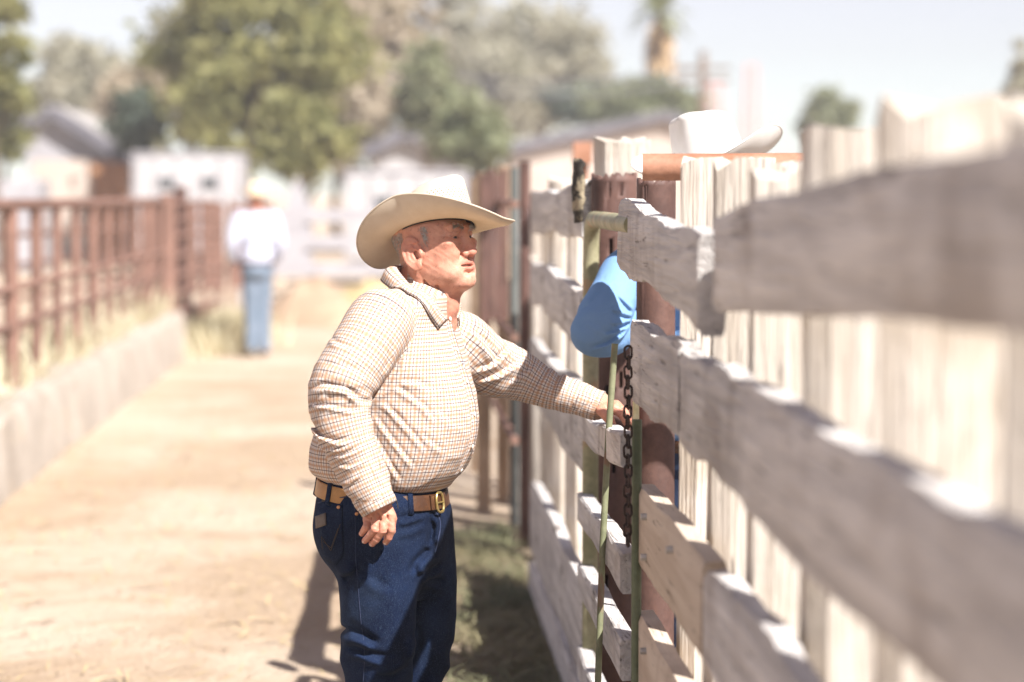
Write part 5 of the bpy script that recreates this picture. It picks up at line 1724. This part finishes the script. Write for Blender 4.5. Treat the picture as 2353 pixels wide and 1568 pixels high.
for W, m in ((fing[3], 1), (fing[2], 1), (fing[1], 1)):
    d = Vector(W[3] - W[2]).normalized(); p = Vector(W[3]) + Vector((0, -.0062, 0)) + d * .003
    q = d.to_track_quat('X', 'Y').to_matrix()
    bsub(ball('fingernail', p, (.0055, .0035, .0042), M_nail, q, 8))
# hair: sideburn, temple and nape strands, eyebrows
h_bvh = BVHTree.FromPolygons([Vector(v) for v in headV], [tuple(map(int, f)) for f in hF])
def strands(name, region, n, length, r, dirv, m, seed, lift=.3, jit=.35):
    rr = random.Random(seed); mb = MB()
    for _ in range(n):
        f, z = region(rr)
        for s in (-1, 1):
            p0 = HW((f, s * .16, z)); d = HM3 @ Vector((0, -s, 0))
            h, nn, _, _ = h_bvh.ray_cast(p0, d, .2)
            if h is None: continue
            L = length * rr.uniform(.6, 1.3)
            t = (HM3 @ Vector((dirv[0] + rr.gauss(0, jit), 0, dirv[1] + rr.gauss(0, jit)))).normalized()
            t = (t - nn * t.dot(nn)).normalized()
            b = h + nn * .0003; c = b + t * L * .5 + nn * L * lift * .6; e = b + t * L + nn * L * lift * .5
            mb.tube([b, c, e], [r, r * .8, r * .25], 4, False)
    o = bsub(mb.build(name, m, None, True)); o['kind'] = 'stuff'; return o
strands('sideburn_hair', lambda r: (.019 + r.gauss(0, .0045), .036 - abs(r.gauss(0, .020))), 150, .014, .00030, (.35, -1), M_hair, 1, .12, .22)
strands('nape_hair', lambda r: (r.uniform(-.105, -.044), .032 - abs(r.gauss(0, .026))), 420, .011, .00034, (-.5, -1), M_hair, 2, .35, .6)
def brow(seed=4):
    rr = random.Random(seed); mb = MB()
    for _ in range(130):
        u = rr.uniform(0, 1)
        for s in (-1, 1):
            l = s * (.012 + .034 * u); z = .0165 + .006 * math.sin(u * 2.6) + rr.gauss(0, .0028)
            p0 = HW((.16, l, z)); h, nn, _, _ = h_bvh.ray_cast(p0, HM3 @ Vector((-1, 0, 0)), .2)
            if h is None: continue
            t = (HM3 @ Vector((.1 + rr.gauss(0, .2), s * .8, -.1 + rr.gauss(0, .4)))).normalized(); L = .009 * rr.uniform(.6, 1.4)
            mb.tube([h, h + t * L * .5 + nn * .0025, h + t * L + nn * .003], [.00042, .00034, .0001], 4, False)
    bsub(mb.build('eyebrow_hair', M_hair, None, True))['kind'] = 'stuff'
brow()

# ------------------------------------------------------------------ straw hat
def cowboy_hat(root, place, m, scale=1.0, in_f=.104, in_l=.084, brim=.096, curl=1.0, dipf=.34, dipb=.58, crown=.127, nth=96, name='hat', band=True, slope=.058, vents=True):
    """place(p) maps hat-local (f, l, z) to the world; crown with a creased top and a brim rolled up at the sides"""
    hat = empty(name); hat.parent = root; hat.matrix_parent_inverse = Matrix.Translation(root.location).inverted()
    def hp(nm, V, F, uv, mt=m, thick=.0022):
        o = mesh_obj(nm, [place(v) for v in V], F, mt, None, True, uv); o.parent = hat
        if thick:
            s = o.modifiers.new('weave', 'SOLIDIFY'); s.thickness = thick * scale; s.offset = 0
        return o
    # brim
    V, F, uv = [], [], []; q = 22
    for k in range(nth):
        th = 2 * math.pi * k / nth; c, s = math.cos(th), math.sin(th)
        side = abs(s) ** 1.55
        end = curl * side
        w = brim * (1.0 + .06 * abs(c) ** 2)
        dip = (dipf if c > 0 else dipb) * abs(c) ** 1.3
        x = z = 0; nrm = np.array([c / in_f, s / in_l]); nrm /= np.linalg.norm(nrm)
        for j in range(q + 1):
            t = j / q
            V.append((in_f * c + nrm[0] * x, in_l * s + nrm[1] * x, z))
            a = end * (t ** .75) * 1.12 - dip * (1 - .2 * t)
            if c > 0: a += (abs(c) ** 3) * (.95 * max(0, t - .70) / .30)
            x += math.cos(a) * w / q; z += math.sin(a) * w / q
    for k in range(nth):
        for j in range(q):
            k2 = (k + 1) % nth
            F.append((k * (q + 1) + j, k * (q + 1) + j + 1, k2 * (q + 1) + j + 1, k2 * (q + 1) + j))
            for (kk, jj) in ((k, j), (k, j + 1), (k + 1, j + 1), (k + 1, j)): uv.append((kk / nth * .8, 1 + jj / q * brim))
    br = hp('brim', V, F, uv)
    # bound edge
    E = [Vector(place(V[k * (q + 1) + q])) for k in range(nth)]; E.append(E[0])
    o = MB().tube(E, .0024 * scale, 8, False).build('brim_edge', m, None, True); o.parent = br
    # crown
    V, F, uv = [], [], []; rows = []
    nw, nt_ = 16, 14
    for j in range(nw + nt_ + 1):
        for k in range(nth):
            th = 2 * math.pi * k / nth; c, s = math.cos(th), math.sin(th)
            H = crown * (1 - .02) - slope * (.5 - .5 * c)
            pin = math.exp(-((abs(th if th < math.pi else th - 2 * math.pi) - .62) / .30) ** 2)
            if j <= nw:
                t = j / nw; z = H * .88 * t
                r = 1 - .13 * t ** 1.6 - .10 * pin * t ** 2
            else:
                t = (j - nw) / nt_; r = (1 - .13 - .10 * pin) * math.cos(t * math.pi / 2) ** .72 if t < 1 else 0
                z = H * (.88 + .12 * math.sin(min(1, t * 1.9) * math.pi / 2))
            x, y = in_f * c * r, in_l * s * r
            if j > nw:
                cr = math.exp(-(y / .026) ** 2) * min(1, max(0, (.075 - x) / .05)) * min(1, t * 2.2)
                z -= .030 * cr
            V.append((x, y, z - .001))
    for j in range(nw + nt_):
        for k in range(nth):
            k2 = (k + 1) % nth
            F.append((j * nth + k, j * nth + k2, (j + 1) * nth + k2, (j + 1) * nth + k))
            for (kk, jj) in ((k, j), (k + 1, j), (k + 1, j + 1), (k, j + 1)): uv.append((kk / nth * .58, (jj / nw * crown * .62) if vents else 1.0))
    hp('crown', V, F, uv)
    if band:
        mb = MB(); pts = []
        V, F = [], []
        for k in range(nth):
            th = 2 * math.pi * k / nth; c, s = math.cos(th), math.sin(th)
            for z, r in ((-.004, .985), (-.0035, .965), (.028, .955), (.028, .975)): V.append((in_f * c * r, in_l * s * r, z))
        for k in range(nth):
            for j in range(4):
                k2 = (k + 1) % nth; F.append((k * 4 + j, k2 * 4 + j, k2 * 4 + (j + 1) % 4, k * 4 + (j + 1) % 4))
        o = mesh_obj('sweatband', [place(v) for v in V], F, M_sweatband); o.parent = hat
    return hat
hat_R = HM @ roty(rad(-3)) @ np.array([[1, 0, 0], [0, math.cos(rad(-13)), -math.sin(rad(-13))], [0, math.sin(rad(-13)), math.cos(rad(-13))]])
hat_O = np.array(HW((.008, 0, .028)))
cowboy_hat(man, lambda p: Vector(hat_R @ np.array(p) + hat_O), M_straw)
# boots
bt = Grid((-.16, 5.80, -.01), (.26, 6.25, .20), .008)
for tb in (leg_R, leg_L):
    a = tb.C[-1]; ff_ = np.array([mca, -msa, 0])
    g0 = np.array([a[0], a[1], .0])
    bt.cap(g0 + np.array([0, 0, .20]), g0 + np.array([0, 0, .06]), .045, .043, .01)
    bt.cap(g0 + ff_ * -.02 + np.array([0, 0, .045]), g0 + ff_ * .15 + np.array([0, 0, .035]), .042, .034, .02)
bt.op(lambda P: .0 - P[:, 2], bt.lo, bt.lo + bt.n * bt.h, .004, 'and')
V_, F_ = bt.mesh(); half = V_[F_].mean(1)[:, 1] < (leg_R.C[-1][1] + leg_L.C[-1][1]) / 2
for h_ in (half, ~half):
    ids = np.unique(F_[h_]); mp_ = -np.ones(len(V_), int); mp_[ids] = np.arange(len(ids))
    mpart('boot', V_[ids], mp_[F_[h_]], M_boot)

# ================================================================== other people
def figure(name, label, loc, yaw, shirt_m, jeans_m, hat_m=None, hair_m=None, h=.012, arm_r=None, arm_l=None, leg_r=None, leg_l=None, lean=0.0, fine_arm=None, hat_kw=None, H=1.76):
    """a standing person in a local frame (f forward, l left, z up); arm rows are (f, l, z, r) from shoulder to wrist"""
    root = empty(name, loc); tag(root, label, 'person')
    c, s = math.cos(yaw), math.sin(yaw)           # forward = (c, s)
    def W(p):
        p = np.asarray(p, float); f, l, z = p[..., 0] + lean * np.clip(p[..., 2] - .9, 0, 2), p[..., 1], p[..., 2]
        return np.stack([loc[0] + f * c - l * s, loc[1] + f * s + l * c, z], -1)
    k = H / 1.76
    arm_r = arm_r or [(0, -.17, 1.42, .06), (-.01, -.22, 1.28, .058), (.0, -.25, 1.14, .05), (.06, -.25, 1.0, .042), (.12, -.24, .90, .036)]
    arm_l = arm_l or [(0, .17, 1.42, .06), (-.01, .22, 1.28, .058), (.0, .25, 1.14, .05), (.06, .25, 1.0, .042), (.12, .24, .90, .036)]
    leg_r = leg_r or [(.0, -.09, .92, .095), (.01, -.095, .70, .09), (.01, -.10, .50, .075), (.0, -.105, .28, .066), (-.01, -.11, .07, .066)]
    leg_l = leg_l or [(r[0], -r[1], r[2], r[3]) for r in leg_r]
    def tub(rows, g, m=1.0, kk=.02, grow=0.0):
        S = spline([(a, b, z, r) for a, b, z, r in rows], 3)
        for i in range(len(S) - 1): g.cap(S[i][:3], S[i + 1][:3], S[i][3] * m + grow, S[i + 1][3] * m + grow, kk)
    # shirt
    g = Grid((-.42, -.50, .84), (.62, .50, 1.62), h)
    for z, a, b, cf in ((.93, .125, .165, .0), (1.05, .13, .17, .01), (1.2, .13, .18, .005), (1.34, .115, .19, -.005)):
        g.ell((cf, 0, z), (a, b, .13), .03)
    g.ell((-.005, 0, 1.43), (.075, .15, .06), .03)
    tub(arm_r, g); tub(arm_l, g)
    g.op(lambda P: -(.0035) * (1 - 1.5 * np.abs(waves(P, 48, 71, 6))), g.lo, g.lo + g.n * g.h, 0, 'plus')
    g.op(lambda P: .90 - P[:, 2], (-.42, -.3, .84), (.62, .3, 1.0), .01, 'and') if True else None
    V, F = g.mesh(); o = mesh_obj('shirt', W(V), F, shirt_m); keep_parent(o, root)
    # jeans
    g = Grid((-.24, -.26, .03), (.26, .26, 1.0), h)
    g.ell((0, 0, .93), (.125, .165, .09), .02); g.ell((-.02, 0, .86), (.13, .165, .10), .03)
    tub(leg_r, g); tub(leg_l, g)
    V, F = g.mesh(); o = mesh_obj('jeans', W(V), F, jeans_m); keep_parent(o, root)
    # body: head, neck, arms and hands in one skin
    hb = min(h, .008)
    g = Grid((-.40, -.50, .02), (.62, .50, 1.80), max(hb, .009))
    g.ell((.015, 0, 1.63), (.095, .074, .112)); g.ell((.045, 0, 1.565), (.06, .055, .05), .03); g.cap((.10, 0, 1.63), (.115, 0, 1.60), .011, .014, .012)
    for s_ in (-1, 1): g.ell((.0, s_ * .078, 1.61), (.02, .009, .032), .006)
    g.cap((-.005, 0, 1.56), (-.015, 0, 1.40), .055, .06, .03)
    g.ell((0, 0, 1.15), (.10, .145, .27), .03); g.ell((0, 0, .92), (.10, .14, .12), .03)
    for rows in (arm_r, arm_l):
        tub(rows, g, .62, .02)
        a = np.array(rows[-1][:3]); b = np.array(rows[-2][:3]); d = (a - b) / np.linalg.norm(a - b)
        sd = np.array([-d[1], d[0], 0]) if abs(d[2]) < .8 else np.array([1., 0, 0]); sd /= max(np.linalg.norm(sd), 1e-6)
        g.cap(a, a + d * .07, .026, .030, .01)
        for q in range(4): g.cap(a + d * .075 + sd * (q - 1.5) * .017, a + d * (.145 if q in (1, 2) else .125) + sd * (q - 1.5) * .019 + np.array([.01, 0, -.005]), .0105, .009, .006)
        g.cap(a + d * .02 + sd * .03, a + d * .075 + sd * .052, .012, .010, .008)
    for rows in (leg_r, leg_l): tub(rows, g, .7, .02)
    V, F = g.mesh(); o = mesh_obj('body', W(V), F, M_skin_far); keep_parent(o, root)
    for rows in (leg_r, leg_l):
        b = np.array(rows[-1][:3]); g = Grid(b + np.array([-.12, -.10, -.09]), b + np.array([.24, .10, .10]), .012)
        g.cap(b + np.array([0, 0, .08]), (b[0], b[1], .05), .05, .045, .01); g.cap((b[0] - .02, b[1], .045), (b[0] + .15, b[1], .035), .044, .034, .02)
        V, F = g.mesh(); V[:, 2] = np.maximum(V[:, 2], 0); o = mesh_obj('boot', W(V), F, M_boot); keep_parent(o, root)
    V, F = [], []
    for j in range(25):
        th = 2 * math.pi * j / 24
        for z in (-.018, .018):
            for rr in (1.0, 1.05): V.append(W((math.cos(th) * .134 * rr, math.sin(th) * .172 * rr, .945 + z)))
    for j in range(24):
        for a, b in ((0, 1), (1, 3), (3, 2), (2, 0)): F.append((j * 4 + a, j * 4 + b, j * 4 + 4 + b, j * 4 + 4 + a))
    o = mesh_obj('belt', V, F, M_leather_dark); keep_parent(o, root)
    if hair_m is not None:
        g = Grid((-.12, -.10, 1.50), (.13, .10, 1.78), .010)
        g.ell((.0, 0, 1.655), (.104, .084, .105)); g.ell((.10, 0, 1.60), (.07, .09, .085), .02, None, 'sub'); g.op(lambda P: 1.575 - P[:, 2], g.lo, g.lo + g.n * g.h, .02, 'and')
        V, F = g.mesh(); o = mesh_obj('hair', W(V), F, hair_m); keep_parent(o, root)
    if hat_m is not None:
        kw = dict(nth=64); kw.update(hat_kw or {})
        tilt = kw.pop('tilt', 0); roll = kw.pop('roll', 0); hz = kw.pop('hz', 1.665); turn = kw.pop('turn', 0)
        RT = rotz(turn) @ roty(-tilt) @ np.array([[1, 0, 0], [0, math.cos(roll), -math.sin(roll)], [0, math.sin(roll), math.cos(roll)]])
        cowboy_hat(root, lambda p: Vector(W(RT @ np.array(p) + np.array([.012, 0, hz]))), hat_m, **kw)
    return root, W
# man in the white shirt walking away down the lane
bx = at(592, 812, 25.0)
figure('person', 'man seen from behind in a tan hat, white shirt and faded jeans on the lane', (bx.x, 25.0, 0), rad(98), M_white_shirt, M_denim_pale, M_felt, None, .013,
       arm_r=[(0, -.17, 1.42, .07), (-.02, -.21, 1.28, .064), (-.02, -.235, 1.14, .054), (.06, -.22, 1.02, .045), (.14, -.18, .98, .038)],
       arm_l=[(0, .17, 1.42, .07), (-.02, .22, 1.28, .064), (-.02, .25, 1.14, .054), (.05, .24, 1.02, .045), (.12, .20, .97, .038)],
       leg_r=[(.0, -.06, .92, .095), (.01, -.06, .70, .09), (.01, -.06, .50, .075), (.0, -.06, .28, .066), (-.01, -.07, .07, .066)], lean=.06,
       hat_kw=dict(tilt=rad(-6), hz=1.67, vents=False))
# man on the other side of the gate: blue sleeve through the bars, white hat above the pipe
bY = 6.55; LEANB = .20
hx = at(1640, 400, bY)
YAWB = rad(-112)
cb, sb = math.cos(YAWB), math.sin(YAWB)
BX, BYW = hx.x - cb * LEANB * .80, bY - sb * LEANB * .80
def Bl(p):
    """world point -> local row of the blue-shirted man"""
    dx, dy = p[0] - BX, p[1] - BYW
    return (dx * cb + dy * sb - LEANB * max(0, p[2] - .9), -dx * sb + dy * cb, p[2])
arm_px = ((1478, 572, 6.67, .054), (1442, 620, 6.57, .062), (1411, 682, 6.47, .066), (1384, 737, 6.42, .071), (1362, 768, 6.41, .058), (1397, 770, 6.47, .060), (1420, 758, 6.56, .054), (1440, 745, 6.66, .048), (1475, 735, 6.76, .042))
arm_b = [(0, -.16, 1.455, .062)] + [Bl(at(a, b, Y)) + (r * .8,) for a, b, Y, r in arm_px]
blue, blueW = figure('person', 'man behind the gate in a white straw hat, blue sleeve elbow poking through', (BX, BYW, 0), YAWB, M_blue_shirt, M_denim_black, M_straw_white, None, .008,
       arm_r=arm_b, H=1.80, lean=LEANB, hat_kw=dict(tilt=rad(-5), hz=1.716, roll=rad(12), nth=96, curl=1.05, brim=.130, in_f=.112, in_l=.096, crown=.158, dipf=.10, dipb=.05, slope=.03, turn=rad(-6)))
def blue_sleeve():
    sh = [tuple(blueW((0.0, -.10, 1.44))) + (.060,), tuple(blueW((-.005, -.165, 1.425))) + (.066,)]
    tb = Tube(sh + px(*arm_px[1:]), 5, sleeve_fold(14, .0016, .55))
    lo, hi = tb.bounds(.03); g = Grid(lo, hi, .0042)
    g.op(tb.d, lo, hi)
    for pts, amp, w, sd in ((((1352, 808), (1395, 796), (1430, 776), (1458, 748)), .011, .0065, 1), (((1385, 772), (1415, 766), (1440, 755), (1460, 742)), .010, .0055, 1),
                            (((1398, 742), (1425, 744), (1460, 737)), .011, .0060, -1), (((1402, 706), (1430, 720), (1462, 730)), .010, .0060, -1),
                            (((1420, 676), (1440, 696), (1462, 718)), .009, .0055, -1), (((1325, 728), (1352, 690), (1392, 642)), .005, .010, -1)):
        crease(g, [at(a, b, 6.36) for a, b in pts], amp * .7, w, 6.24, 6.56, sd)
    V, F = g.mesh(); o = mesh_obj('sleeve', V, F, M_blue_shirt); keep_parent(o, blue)
blue_sleeve()

# ================================================================== dusty summer air
hz = MB().box((0, 70, 5.9), (340, 220, 14.2)).build('haze')
hm = bpy.data.materials.new('dusty_air'); hm.use_nodes = True
nt = hm.node_tree; nt.nodes.clear()
pv = nt.nodes.new('ShaderNodeVolumePrincipled'); mo = nt.nodes.new('ShaderNodeOutputMaterial')
pv.inputs['Color'].default_value = (.93, .92, .94, 1)
pv.inputs['Density'].default_value = .0014
pv.inputs['Anisotropy'].default_value = .0
nt.links.new(pv.outputs[0], mo.inputs['Volume'])
hz.data.materials.append(hm)
tag(hz, 'thin pale dusty summer air', 'haze', kind='stuff')
